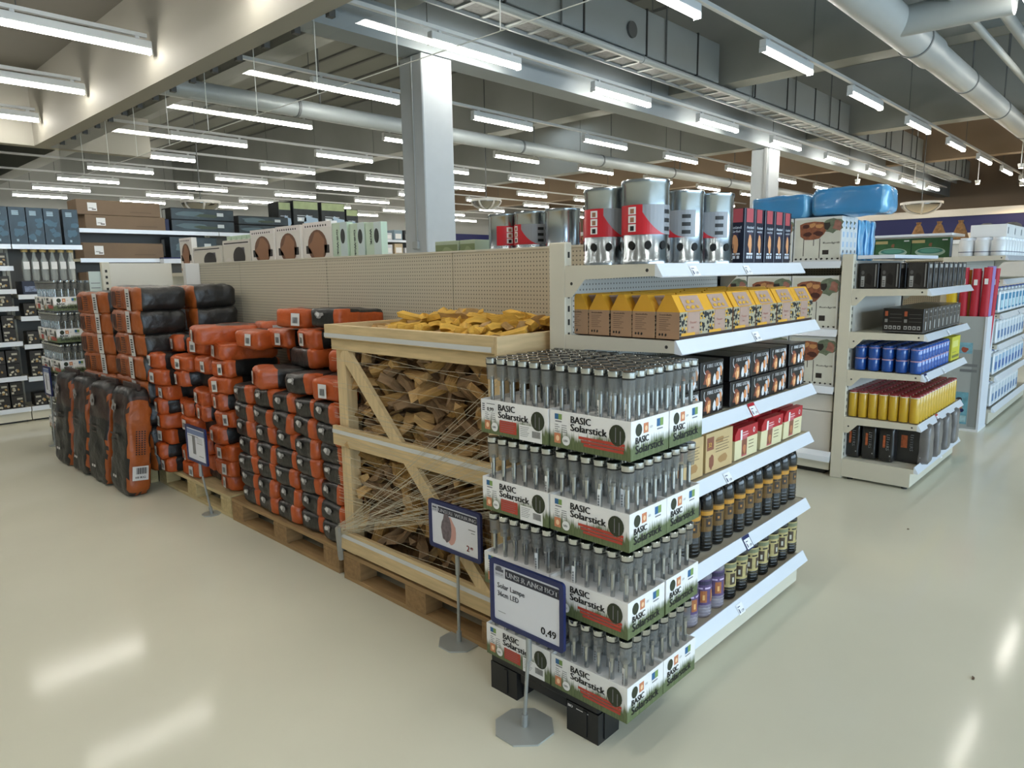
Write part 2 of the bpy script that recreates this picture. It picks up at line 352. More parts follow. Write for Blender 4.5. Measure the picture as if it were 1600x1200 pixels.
rows = [1.32, 3.73, 6.14, 8.55, 10.95, 13.3, 15.7, 18.1, 20.5, 22.9, 25.2]  # first row is assumed, added almost wholly out of view
for ri, y in enumerate(rows):
    ks = [k for k in range(8)]
    for k in ks:
        x = 5.23 + 2.9*k
        if x > 27.5: continue
        thing('batten_light', 'white LED batten, %s along the %s row out from the entrance side' % (ORD[k], ORD[ri]), 'ceiling light', [('diffuser', dif), ('housing', hou), ('bracket', hk)], (x, y, 4.0), group='LED battens under the main roof')
    g = G().box(3.6, 28, y-.025, y+.025, 4.13, 4.17); wm = G().cyl(0, 0, 4.17, ZC-.02, .006, 0, 6).mesh('w', [MATS['dark_rod']])
    thing('light_rail', 'white mounting rail carrying the %s row of battens' % ORD[ri], 'light rail', [('rail', g.mesh('ra', [hous_m]))] + [('suspension_wire', wm, (), (5.2 + 4.4*k, y, 0)) for k in range(5)], group='light rails under the roof')
for ri, y in enumerate([-3.5, -1.1, 1.32, 3.73, 6.14, 8.55, 10.95, 13.3]):  # battens out of view here are assumed, added for their light
    for k, x in enumerate((1.82, -1.08, -3.98)):
        thing('batten_light', 'white LED batten under the lowered ceiling, %s from the bulkhead in the %s row' % (ORD[k], ORD[ri]), 'ceiling light', [('diffuser', dif), ('housing', hou), ('bracket', hk)], (x, y, 4.0), group='LED battens under the lowered ceiling')
    g = G().box(-5.9, 3.2, y-.025, y+.025, 4.13, 4.17); wm = G().cyl(0, 0, 4.17, 4.75, .006, 0, 6).mesh('w', [MATS['dark_rod']])
    thing('light_rail', 'white rail under the lowered ceiling, %s one in' % ORD[ri], 'light rail', [('rail', g.mesh('ra', [hous_m]))] + [('suspension_wire', wm, (), (-4 + 3*k, y, 0)) for k in range(3)], group='light rails under the lowered ceiling')
# dome mirrors
def dome(x, y, z, r, label):
    g = G().lathe([(r*math.cos(a), -r*.55*math.sin(a)) for a in [PI/2*k/8 for k in range(8, -1, -1)]], 0, 24)
    f = G().lathe([(r*1.03, -.02), (r*1.03, .03), (r*.96, .03)], 0, 24)
    for k in range(3):
        a = PI*k/3 + .3; prev = None
        for j in range(9):
            t = PI*j/8; p = (math.cos(t)*r*1.01*math.cos(a), math.cos(t)*r*1.01*math.sin(a), -r*.56*math.sin(t))
            if prev: f.tube(prev, p, .022, 0, 5)
            prev = p
    w = G().cyl(0, 0, .0, ZC-z if x < 18.5 else ZC-z-.2, .01, 0, 6)
    thing('dome_mirror', label, 'mirror', [('mirror_dome', g.mesh('dm', [mat('mirror_chrome', '#9b9b98', .08, 1)], True)), ('frame', f.mesh('df', [mat('mirror_frame', '#c7c5bf', .5)])), ('suspension_rod', w.mesh('dw', [MATS['dark_rod']]))], (x, y, z))
dome(6.1, 14.3, 2.98, .36, 'half dome security mirror hanging beyond the brown cartons')
dome(10.34, 10.52, 2.98, .3, 'half dome security mirror hanging between the column and the round starters')
dome(19.24, 4.71, 3.0, .44, 'half dome security mirror hanging over the far right shelves')
# warm spotlights at the far end
sp_b = G().lathe([(.05, 0), (.07, .1)], 0, 12).mesh('spb', [hous_m]); sp_s = G().cyl(0, 0, .1, ZC-.2-3.75, .012, 0, 6).mesh('sps', [hous_m]); sp_l = G().lathe([(.045, -.004), (.045, .001)], 0, 12).mesh('spl', [mat('spot_glow', '#fff0d0', .5, emit=30)])
for i, (x, y) in enumerate(((20.5, 6.6), (22, 5.6), (23.5, 4.4), (25, 3.6), (20.5, 3.0), (22.5, 2.2))):
    thing('spotlight', 'small warm spotlight, %s of the cluster at the back' % ORD[i], 'spotlight', [('lamp_body', sp_b), ('lens', sp_l), ('stem', sp_s)], (x, y, 3.75), group='warm spotlights over the far shelves')
    l = bpy.data.lights.new('spot_lamp', 'SPOT'); l.energy = 90; l.color = (1, .72, .45); l.spot_size = 2.6; l.shadow_soft_size = .05
    o = bpy.data.objects.new('spot_lamp', l); COL.objects.link(o); o.location = (x, y, 3.7)
# low partition with the blue band at the far end
g = G().box(26.5, 26.7, -6, 16, 0, 2.75, 0).box(26.45, 26.72, -6, 16, 3.08, 3.3, 0).box(26.48, 26.5, -6, 16, 2.55, 3.08, 1)
struct('trim_9', g.box(26.5, 26.7, -6, 16, 2.75, 3.08, 0), [mat('partition_white', '#c9c6bf', .6), BLUE])
# marks on the floor: a dead leaf and small chips
for i, (x, y, r) in enumerate(((5.17, .56, .022), (4.4, 1.02, .012), (2.9, .42, .012))):
    g = G().blob((0, 0, .001), (X_, Y_), 0, 0, r, r*.5, 0, .001, i, 9, .3); g.v = [(a, b, c + (.004 if k % 2 else 0)) for k, (a, b, c) in enumerate(g.v)]
    single('floor_scrap', g.mesh('fs', [mat('dry_leaf', '#6d5a48', .8)]), ('dry brown scrap lying on the open floor of the right aisle', 'tiny dark chip on the floor near the bottle shelf corner', 'small dark speck on the floor in front of the bottle shelf')[i], 'scrap', (x, y, .0005))
# ================================================================== shelving
PEG_X = perforated('pegboard_along', '#c9c0aa', 1); PEG_Y = perforated('pegboard_across', '#c6c4bc', 0)
SLOT = mat('slot_dark', '#33312e', .7); RAIL = mat('price_rail', '#e4e9f0', .22, coat=.4); TICKET = mat('ticket_white', '#f2f2f2', .5)
def shelf_mesh(w, d):
    """shelf deck reaching from the back (y = d) to the front (y = 0), side brackets at both ends"""
    g = G().box(.004, w-.004, 0, d, -.03, 0, 0)
    pf = [(0, -.035), (0, .006), (d, .006), (d, -.11), (d-.03, -.11), (d-.09, -.045), (.02, -.035)]
    for x in (0, w-.004): g.prism(pf, (x, 0, 0), Y_, Z_, (.004, 0, 0), 0)
    g.disc((0, 0, 0), FX, -.03-0, -.015, .006, .006, 1); g.disc((0, 0, 0), FX, -(d-.03), -.06, .006, .006, 1)
    return g.mesh('shelf', [CREAM, SLOT])
def rail_mesh(w):
    g = G().prism([(-.004, .008), (-.03, -.036), (-.026, -.04), (0, -.036), (0, .008)], (0, 0, 0), Y_, Z_, (w, 0, 0), 0)
    return g.mesh('rail', [RAIL])
def ticket_mesh(blue=0):
    g = G().rect((0, 0, 0), FY, 0, 0, .05, .04, 0, 0)
    if blue: g.rect((0, 0, 0), FY, -.005, -.005, .06, .052, 2, -.0006).rect((0, 0, 0), FY, -.005, .047, .06, .006, 2)
    g.rect((0, 0, 0), FY, .006, .028, .02, .003, 1).rect((0, 0, 0), FY, .006, .018, .003, .006, 1).text('1,99', (0, 0, 0), FY, .02, .006, .014, 1)
    g.rect((0, 0, 0), FY, .006, .006, .007, .014, 1)
    return g.mesh('ticket', [TICKET, mat('ticket_ink', '#3b3f66', .5), (BLUE if blue == 1 else RED)])
def post_mesh(h, sx=.04, sy=.08, slot_face='x'):
    g = G().box(0, sx, 0, sy, .0, h, 0, .004)
    z = .12
    while z < h-.05:
        g.rect((0, 0, z), FY, sx*.35, 0, sx*.3, .022, 1, .0008) if slot_face == 'y' else g.rect((0, 0, z), FX, -sy*.62, 0, sy*.25, .022, 1, .0008)
        z += .05
    return g.mesh('post', [CREAM, SLOT])
def gondola(label, x, y, w, d, h, levels, base=.13, tickets=(), sheet=None, top_d=None, back=(.13, None), rotz=0, post_w=.04):
    """one-sided shelf bay: front at y, back panel at y + d"""
    parts = []
    gb = G().box(.0, w, .02, d, .02, base-.03, 0).box(0, w, .0, d, base-.03, base, 0)
    for fx in (.04, w-.08):
        for fy in (.06, d-.05): gb.cyl(fx, fy, 0, .02, .02, 1, 8)
    b = ('base', gb.mesh('base', [CREAM, BLACKP]))
    parts.append(b)
    parts.append(('price_rail', rail_mesh(w), (), (0, 0, base+.012)))
    bt = back[1] or h
    parts.append(('back_panel', G().box(.04, w-.0, d, d+.012, back[0], bt).mesh('bp', [sheet or PEG_Y])))
    pm = post_mesh(h, post_w, .08, 'y')
    parts.append(('post', pm, (), (-.0, d, 0))); parts.append(('post', pm, (), (w-post_w, d, 0)))
    sm = shelf_mesh(w, d); sm2 = shelf_mesh(w, top_d) if top_d else sm; rm = rail_mesh(w)
    e = thing('shelf_unit', label, 'shelving', parts, (x, y, 0), (0, 0, rotz))
    for i, z in enumerate(levels):
        tp = top_d and i == len(levels)-1
        s = link('shelf', sm2 if tp else sm, e, (0, (d-top_d) if tp else 0, z))
        link('price_rail', rm, s, (0, 0, 0))
    for lx, lz, bl in tickets:
        tp = top_d and lz > levels[-1]-.02
        link('price_ticket', ticket_mesh(bl), e, (lx, ((d-top_d) if tp else 0)-.034, lz-.036), (-.55, 0, 0))
    return e
# end bay in front: faces the right aisle
G1 = [.435, .757, .985, 1.28, 1.535]
gondola('cream end shelf bay with chimney starters and lamp oil beside the solar stick stack', 2.04, 1.2, 1.22, .465, 1.627, G1, .16,
        [(.55, .435, 1), (.5, .17, 0), (.55, .985, 2), (.35, .757, 0), (.55, 1.28, 0), (.2, 1.535, 0), (.62, 1.535, 0)], top_d=.385, back=(.16, 1.52))
# pegboard run behind the crate
g1, g2 = G(), G()
ys = [1.76, 2.83, 4.065, 5.3, 6.06]
pb = []
for i in range(4):
    pb.append(('pegboard', G().box(2.52, 2.535, ys[i]+.003, ys[i+1]-.003, 1.155, 1.627).mesh('pg', [PEG_X])))
    pb.append(('pegboard', G().box(2.52, 2.535, ys[i]+.003, ys[i+1]-.003, .16, 1.15).mesh('pg', [PEG_X])))
pb.append(('top_cap', G().box(2.515, 2.58, 1.7, 6.06, 1.627, 1.637).mesh('tc', [CREAM])))
pb.append(('base', G().box(2.536, 3.05, 1.76, 6.95, .02, .15).box(2.56, 3.0, 1.8, 6.9, 0, .02, 1).mesh('ba', [CREAM, BLACKP])))
pb.append(('top_shelf', G().box(2.536, 3.05, 1.76, 6.95, 1.53, 1.56).mesh('ts', [CREAM])))
for i, y in enumerate((1.765, 2.83, 4.065, 5.3, 6.9)): pb.append(('bracket', G().prism([(2.54, 1.53), (3.04, 1.53), (2.6, 1.42), (2.54, 1.42)], (0, y, 0), X_, Z_, (0, .004, 0)).mesh('br', [CREAM])))
pb.append(('corner_post', G().box(2.4, 2.519, 6.03, 6.09, 0, 1.635, 0, .004).mesh('x', [mat('corner_white', '#dcd8d2', .5)])))
pb.append(('price_rail', G().box(3.05, 3.06, 1.76, 6.95, 1.52, 1.565).mesh('r', [RAIL])))
thing('shelf_unit', 'long cream pegboard back of the shelving behind crate and charcoal', 'shelving', pb)
thing('shelf_unit', 'short cream panel with slotted post closing the charcoal corner', 'shelving',
      [('back_panel', G().box(2.0, 2.51, 6.61, 6.62, .16, 1.648).mesh('x', [mat('cream_panel', '#d8d3c6', .5)])), ('post', post_mesh(1.655, .06, .05, 'y'), (), (1.94, 6.6, 0)),
       ('base', G().box(1.98, 2.5, 6.64, 6.95, .02, .15).box(2.0, 2.48, 6.66, 6.9, 0, .02, 1).mesh('x', [CREAM, BLACKP])),
       ('info_card', G().box(1.85, 1.945, 6.651, 6.656, 1.30, 1.58, 0).rect((1.85, 6.65, 1.28), FY, .01, .2, .07, .006, 1).rect((1.85, 6.65, 1.28), FY, .01, .16, .07, .006, 1).rect((1.85, 6.65, 1.28), FY, .01, .12, .07, .006, 1).mesh('ic', [mat('leaflet_mint', '#c5cfc8', .5), GREY]))])
# second end bay (candles and cans)
G2 = [.455, .795, 1.065, 1.365]
gondola('cream end shelf bay with yellow cans and black bags beyond the aisle gap', 5.2, 1.2, 1.25, .465, 1.61, G2, .15,
        [(.05, .795, 1), (.5, .795, 0), (.45, .455, 2), (.55, 1.065, 0), (.6, .15, 0)], back=(.15, 1.565), post_w=.05, sheet=mat('plain_back', '#c9c6bd', .5))
# the run behind it, its front towards the camera aisle
pb = [('base', G().box(5.22, 6.2, 1.76, 4.4, .04, .13).box(5.26, 6.1, 1.8, 4.3, 0, .04, 1).mesh('b', [CREAM, BLACKP])), ('price_rail', G().prism([(0, 0), (-.03, -.045), (-.03, -.005), (-.004, .03)], (5.22, 1.75, .15), X_, Z_, (0, 2.65, 0)).mesh('b', [RAIL])),
      ('back_panel', G().box(5.68, 5.69, 1.755, 4.4, .15, 1.53).mesh('b', [PEG_X])), ('deck', G().box(5.22, 6.2, 1.75, 4.4, .13, .15).mesh('b', [CREAM]))]
for z in (.66, 1.075, 1.56):
    pb.append(('shelf', G().box(5.2, 6.2, 1.75, 4.4, z-.03, z).mesh('b', [CREAM]), [('price_rail', G().prism([(0, 0), (-.02, -.045), (-.016, -.045), (.004, .006)], (5.2, 1.75, z), X_, Z_, (0, 2.65, 0)).mesh('b', [RAIL]))]))
thing('shelf_unit', 'cream shelving run stacked with round grill boxes behind the near end bay', 'shelving', pb)
# white panels lying on its two lowest levels
WP = mat('melamine_white', '#cfcbc4', .5)
thing('panel_box', 'large plain white carton on the low shelf under the round grill boxes', 'box', [('carton', G().box(5.24, 5.66, 1.77, 4.3, .155, .47, 0, .004).mesh('w', [WP])), ('lid', G().box(5.235, 5.665, 1.765, 4.3, .475, .6, 0, .004).mesh('w', [WP]))])
# third end bay on the far right, facing the aisle
G4 = [.47, .77, 1.06, 1.38, 1.6]
gondola('far cream end bay with white bottles and pool chemicals', 7.85, 1.2, 2.1, .42, 1.6, G4, .16, [(.9, 1.06, 0), (1.3, .77, 0)], back=(.16, 1.6))
pb = [('base', G().box(8.1, 8.6, 1.7, 4.2, .03, .13).box(8.2, 8.5, 1.75, 4.1, 0, .03, 1).mesh('b', [CREAM, BLACKP])), ('back_panel', G().box(8.55, 8.56, 1.7, 4.2, .13, 1.6).mesh('b', [PEG_X]))]
for z in (.6, 1.1, 1.6): pb.append(('shelf', G().box(8.1, 8.55, 1.7, 4.2, z-.03, z).mesh('b', [CREAM])))
thing('shelf_unit', 'third shelving run carrying the green boat boxes', 'shelving', pb)

# ================================================================== pallets and crate
def pallet(label, x, y, m, lx=.8, ly=1.2, cat='pallet'):
    """euro pallet, corner at x, y; long side along y"""
    mx = m[1]; my = m[0]; parts = []
    for i in range(5):
        w = .145 if i % 2 == 0 else .1; xs = (0, .18, .33, .47, .655)[i] * lx/.8
        parts.append(('deck_board', G().box(xs, xs+w, 0, ly, .122, .144, 0, .002).mesh('d', [my])))
    for k, yy in enumerate((0, (ly-.145)/2, ly-.145)): parts.append(('cross_board', G().box(0, lx, yy, yy+.145, .1, .122, 0, .002).mesh('d', [mx])))
    for xs in (0, (lx-.1)/2, lx-.1):
        parts.append(('bottom_board', G().box(xs, xs+.1, 0, ly, 0, .022, 0, .002).mesh('d', [my])))
        for yy in (0, (ly-.145)/2, ly-.145): parts.append(('block', G().box(xs, xs+.1, yy, yy+.145, .022, .1, 0, .002).mesh('d', [mx])))
    return thing('wooden_pallet', label, cat, parts, (x, y, 0))
PX = mat('worn_pallet_cross', '#8f7049', .75, var=.2, vscale=5, stretch=(1, 8, 8)); PLX = mat('light_pallet_cross', '#bba779', .7, var=.15, vscale=5, stretch=(1, 8, 8))
pallet('worn brown wooden pallet under the black charcoal bags', 1.835, 3.0, (PALLET, PX), .68, 1.21)
pallet('pale new wooden pallet under the orange charcoal bags', 1.84, 4.24, (PALLET_L, PLX), .67, 1.2)
pallet('brown pallet carrying the slatted firewood crate', 1.825, 1.79, (PALLET, PX), .68, 1.15)
C0, C1, CB = 1.82, 2.46, (1.81, 2.92)   # crate front, back, and its ends
cr = []
FILM = mat('film_strap', '#dedfdd', .25, alpha=.75)
def rl(z, h, name='rail'):
    cr.append((name, G().box(C0-.008, C0+.014, CB[0], CB[1]+.03, z, z+h, 0, .002).mesh('r', [PINE]), [('film_band', G().box(C0-.010, C0-.0085, CB[0], CB[1]+.03, z+h*.62, z+h*.82).mesh('f', [FILM]))] ))
rl(.165, .1, 'bottom_rail'); rl(.70, .095, 'middle_rail')
cr.append(('top_board', G().box(C0-.03, C0+.0, CB[0]-.01, CB[1]+.02, 1.225, 1.29, 0, .002).mesh('r', [PINE]), [('film_band', G().box(C0-.032, C0-.0305, CB[0], CB[1]+.02, 1.23, 1.25).mesh('f', [FILM]))]))
cr.append(('top_rail', G().box(C0-.008, C0+.014, CB[0], CB[1], 1.17, 1.222, 0, .002).mesh('r', [PINE])))
cr.append(('top_board', G().box(C0-.03, C1, CB[0]-.03, CB[0]-.011, 1.215, 1.29, 0, .002).mesh('r', [PINE_X])))
cr.append(('top_board', G().box(C0-.0, C1, CB[1]-.01, CB[1]+.015, 1.225, 1.29, 0, .002).mesh('r', [PINE_X])))
cr.append(('top_board', G().box(C1-.012, C1+.01, CB[0], CB[1]-.012, 1.21, 1.28, 0, .002).mesh('r', [PINE])))
for y in (CB[0]-.005, CB[1]-.075): 
    cr.append(('corner_post', G().box(C0+.016, C0+.075, y, y+.075, .144, 1.22, 0, .002).mesh('p', [PINE_Z])))
    cr.append(('corner_post', G().box(C1-.06, C1, y, y+.075, .144, 1.205, 0, .002).mesh('p', [PINE_Z])))
cr.append(('brace', G().bar((C0+.004, 2.83, 1.17), (C0+.004, 1.86, .22), .062, .02).mesh('b', [PINE_Z])))
for z in (.165, .70): cr.append(('side_rail', G().box(C0, C1, CB[0]-.028, CB[0]-.008, z, z+.09, 0, .002).mesh('r', [PINE_X])))
for z in (.165, .70): cr.append(('side_rail', G().box(C0, C1, CB[1]+.002, CB[1]+.022, z, z+.09, 0, .002).mesh('r', [PINE_X])))
# stretch film strands across the front and the knot at its lower corner
fg = G(); rr = random.Random(3)
k0 = Vector((C0-.012, 2.93, .26))
for i in range(34):
    t = i/33; e = Vector((C0-.014, 1.80, .62+.50*t*t+rr.uniform(-.02, .02)))
    fg.tube(k0 + Vector((0, rr.uniform(-.01, .02), rr.uniform(-.03, .03))), e, .0011, 0, 3)
for i in range(34):
    z = .28 + .9*rr.random(); fg.tube((C0-.0105, CB[1], z+rr.uniform(-.06, .06)), (C0-.0105, CB[0], z+rr.uniform(-.06, .06)), .0008, 0, 3)
cr.append(('net_wrap', fg.mesh('n', [mat('net_strand', '#d8cfb6', .5, alpha=.6)])))
kg = G()
for i in range(9):
    y = 2.93+.008*i*(1 if i % 2 else .4); kg.tube((C0-.02+.004*i, y, .28-.004*i), (C0+.0+.004*i, y+.02, .09+.01*rr.random()), .014-.001*(i % 4), 0, 6)
cr.append(('film_knot', kg.mesh('k', [mat('film_bunch', '#a9a59b', .3, alpha=.75, bump=.3)])))
cr.append(('liner', G().box(C1-.012, C1-.01, CB[0], CB[1], .16, 1.2).mesh('l', [PINE_Z])))
thing('firewood_crate', 'tall pine crate filled with split firewood under stretch film', 'crate', cr)
# split logs, each its own wedge
LOGM = [mat('split_wood_pale', '#b89460', .75, var=.25, vscale=9, bump=.5, stretch=(4, 1, 4)), mat('split_wood_ochre', '#a07c45', .75, var=.3, vscale=9, bump=.5, stretch=(4, 1, 4)),
        mat('split_wood_dull', '#85694a', .8, var=.3, vscale=9, bump=.5, stretch=(4, 1, 4)), mat('split_wood_yellow', '#d3a542', .75, var=.22, vscale=9, bump=.5, stretch=(4, 1, 4))]
def log_mesh(seed, L=.2, W=.05):
    r = random.Random(seed); g = G(); n = r.choice((3, 4, 4, 5)); pf = []
    for k in range(n):
        a = 2*PI*k/n + r.uniform(-.35, .35); q = W*r.uniform(.55, 1.0); pf.append((q*math.cos(a), q*.75*math.sin(a)))
    rings = 5; vs = []
    for i in range(rings):
        y = -L/2 + L*i/(rings-1) ; bx, bz = r.uniform(-.006, .006), r.uniform(-.006, .006); s = r.uniform(.82, 1.05)
        for k in range(n): vs.append((pf[k][0]*s+bx, y + r.uniform(-.012, .012), pf[k][1]*s+bz))
    fs = [(i*n+k, i*n+(k+1) % n, (i+1)*n+(k+1) % n, (i+1)*n+k) for i in range(rings-1) for k in range(n)]
    g.add(vs, fs + [tuple(range(n-1, -1, -1)), tuple((rings-1)*n+k for k in range(n))])
    return g
LOGS = [[log_mesh(s*7+c, .15+.012*(s % 6), .036+.003*(s % 5)).mesh('log', [LOGM[c]]) for s in range(8)] for c in range(4)]
rl_ = random.Random(11)
WHERE = {0: 'in the lower half of the slatted crate', 1: 'in the upper half of the slatted crate', 2: 'heaped loose on top of the crate'}
def log(x, y, z, rot, c, w, tone):
    single('split_log', LOGS[c][rl_.randrange(8)], 'rough split firewood piece, %s, %s' % (tone, WHERE[w]), 'firewood', (x, y, z), rot, 'split firewood ' + WHERE[w] + ', ' + tone)
TONE = ['pale', 'ochre', 'dull brown', 'bright yellow']
for w, (za, zb) in enumerate(((.29, .70), (.80, 1.17))):
    nz = 7 if w == 0 else 6
    for i in range(nz):
        for k in range(14):
            y = CB[0]+.07+k*.075+rl_.uniform(-.02, .02); z = za-.04+(zb-za+.08)*(i+.5)/nz+rl_.uniform(-.015, .015)
            c = rl_.choice((0, 1, 1, 2, 2, 2, 0)); log(C0+.10+rl_.uniform(-.02, .025), y, z, (rl_.uniform(-.9, .9), rl_.uniform(-.5, .5), rl_.uniform(-1.2, 1.2)), c, w, TONE[c])
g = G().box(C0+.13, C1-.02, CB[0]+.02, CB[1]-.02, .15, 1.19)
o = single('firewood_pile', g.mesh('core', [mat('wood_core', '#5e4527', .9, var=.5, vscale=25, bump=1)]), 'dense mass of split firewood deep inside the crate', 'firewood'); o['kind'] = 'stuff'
# ends of the pieces resting against the right end and behind the front
for k in range(26):
    z = .25+.9*(k % 13)/13; log(C0+.17+.22*(k//13)+rl_.uniform(-.03, .03), CB[0]+.05, z, (rl_.uniform(-.4, .4), rl_.uniform(-.5, .5), PI/2+rl_.uniform(-.5, .5)), rl_.choice((0, 1, 2)), 0 if z < .75 else 1, TONE[2])
for i in range(100):
    u, v = rl_.random(), rl_.random(); x = C0+.06+.56*u; y = CB[0]+.09+(CB[1]-CB[0]-.18)*v
    hgt = 1.205 + .10*math.sin(PI*u)*min(1, (1.15-v)*2.0) + rl_.uniform(-.01, .03)
    c = rl_.choice((3, 3, 3, 0, 1)); log(x, y, hgt, (rl_.uniform(-.25, .25), rl_.uniform(-.25, .25), rl_.uniform(0, PI)), c, 2, TONE[c])

# ================================================================== solar sticks
ST_CELL = mat('solar_cell', '#0d0f12', .22); LENS = mat('smoky_plastic', '#8a8a86', .12, alpha=.45, spec=.6); ST_TUBE = mat('stick_steel', '#b9bcbc', .22, 1); CAPM = mat('cap_steel', '#c9cccd', .16, 1)
st_tube = G().lathe([(.0075, .004), (.0075, .19)], 0, 10).mesh('stake', [ST_TUBE], 'auto')
st_lens = G().lathe([(.0165, .182), (.0178, .184), (.0195, .237)], 0, 16).mesh('lens', [LENS], 'auto')
st_cap = G().lathe([(.0205, .237), (.0212, .239), (.0212, .255), (.0202, .256)], [0, 0, 0], 18).lathe([(.019, .256), (.019, .2568)], 1, 14).lathe([(.0199, .2335), (.0214, .2365), (.0214, .2385)], 2, 16, cap=False).mesh('cap', [CAPM, ST_CELL, BLACK], 'auto')
g = G().rect((-.0078, 0, 0), (-Y_, Z_), -.0055, .1, .011, .062, 0)
for k in range(9): g.rect((-.0078, 0, 0), (-Y_, Z_), -.004, .106+.0045*k, .006, .0018+.0012*(k % 2), 1, .0012)
st_tag = g.mesh('tag', [WHITE, BLACK])
def stick(x, y, z, label, group, st=True, r=R):
    ps = [('stake', st_tube), ('lens', st_lens), ('cap', st_cap)] + ([('price_sticker', st_tag)] if st else [])
    thing('solar_stick', label, 'garden light', ps, (x, y, z), (0, 0, r.uniform(-1.0, 1.0) - .6), group)
GRASS = grass_print('grass_print'); OLIVE = mat('oval_green', '#2c3320', .5); ORANGE = mat('glow_orange', '#c9805a', .5); LOGO_B = mat('logo_blue', '#2f6391', .5); LOGO_G = mat('logo_green', '#7f9a55', .5); REDP = mat('panel_red', '#b4402f', .5); CRM = mat('cream_ink', '#d9cfae', .5)
TW, TD, TH = .305, .205, .118
def tray_mesh(kind):
    """corner at (0, 0): x to the back, y along the long side; open top with a punched insert"""
    g = G(); t = .003
    g.box(0, t, 0, TW, 0, TH).box(TD-t, TD, 0, TW, 0, TH).box(t, TD-t, 0, t, 0, TH).box(t, TD-t, TW-t, TW, 0, TH).box(t, TD-t, t, TW-t, 0, t)
    g.box(t, TD-t, t, TW-t, TH-.014, TH-.011, 1)
    o = (0, TW, 0); f = FX   # reading direction: from y = TW down to 0
    tb = 2
    g.text('BASIC', o, f, .083, .086, .031, tb, width=.078, bold=.0012).text('Solarstick', o, f, .083, .061, .032, tb, width=.138, bold=.0013)
    g.rect(o, f, .02, .09, .015, .018, 3).rect(o, f, .035, .09, .014, .018, 4).rect(o, f, .022, .082, .026, .004, 9)
    for k in range(4): g.rect(o, f, .02, .072-.007*k, .014+.006*(k % 2), .0022, 9).rect(o, f, .048, .072-.007*k, .02, .0022, 9)
    g.rect(o, f, .018, .014, .026, .032, 5).disc(o, f, .032, .03, .007, .009, 8, .0012)
    g.disc(o, f, .066, .026, .0155, .0155, 1, .0012).text('LED', o, f, .056, .0225, .0095, 2, .002, bold=.0003)
    g.disc(o, f, .258 if kind == 'b' else .262, .072, .029, .032, 6, .0012); g.rect(o, f, .251, .05, .003, .045, 9, .0016).rect(o, f, .268, .046, .003, .04, 9, .0016)
    if kind == 'b':
        for k in range(3): g.rect(o, f, .115+.01*k, .04-.0105*k, .17-.012*k, .0085, 7, .001)
        for k in range(2): g.rect(o, f, .13, .0375-.0105*k, .13, .0012, 9, .0016)
    else:
        g.rect(o, f, .09, .012, .078, .042, 7, .001)
        for k in range(5): g.rect(o, f, .095, .018+.0075*k, .06+.006*(k % 2), .0012, 9, .0016)
        g.rect(o, f, .18, -.0, .1, .052, 1, .0009)
        for k in range(6): g.rect(o, f, .185, .044-.006*k, .04-.004*(k % 3), .0015, 9, .0013)
        for k in range(12): g.rect(o, f, .238+.003*k, .015, .0012+.0008*(k % 2), .022, 2, .0013)
    # short side, towards the aisle
    o = (0, 0, 0); f = FY
    g.disc(o, f, .04, .088, .017, .019, 6).rect(o, f, .065, .074, .026, .03, 5).disc(o, f, .078, .088, .007, .008, 8, .0012)
    g.text('LED', o, f, .098, .085, .009, 9).rect(o, f, .137, .082, .018, .024, 3).rect(o, f, .155, .082, .018, .024, 4).rect(o, f, .139, .072, .032, .004, 9)
    g.text('BASIC', o, f, .022, .048, .028, tb, width=.07, bold=.0012).text('Solarstick', o, f, .022, .018, .036, tb, width=.155, bold=.0013)
    return g.mesh('tray_' + kind, [GRASS, WHITE, BLACK, LOGO_B, LOGO_G, ORANGE, OLIVE, REDP, mat('glow_core', '#f0c9a0', .5), GREY])
TRAY = {k: tray_mesh(k) for k in 'ab'}
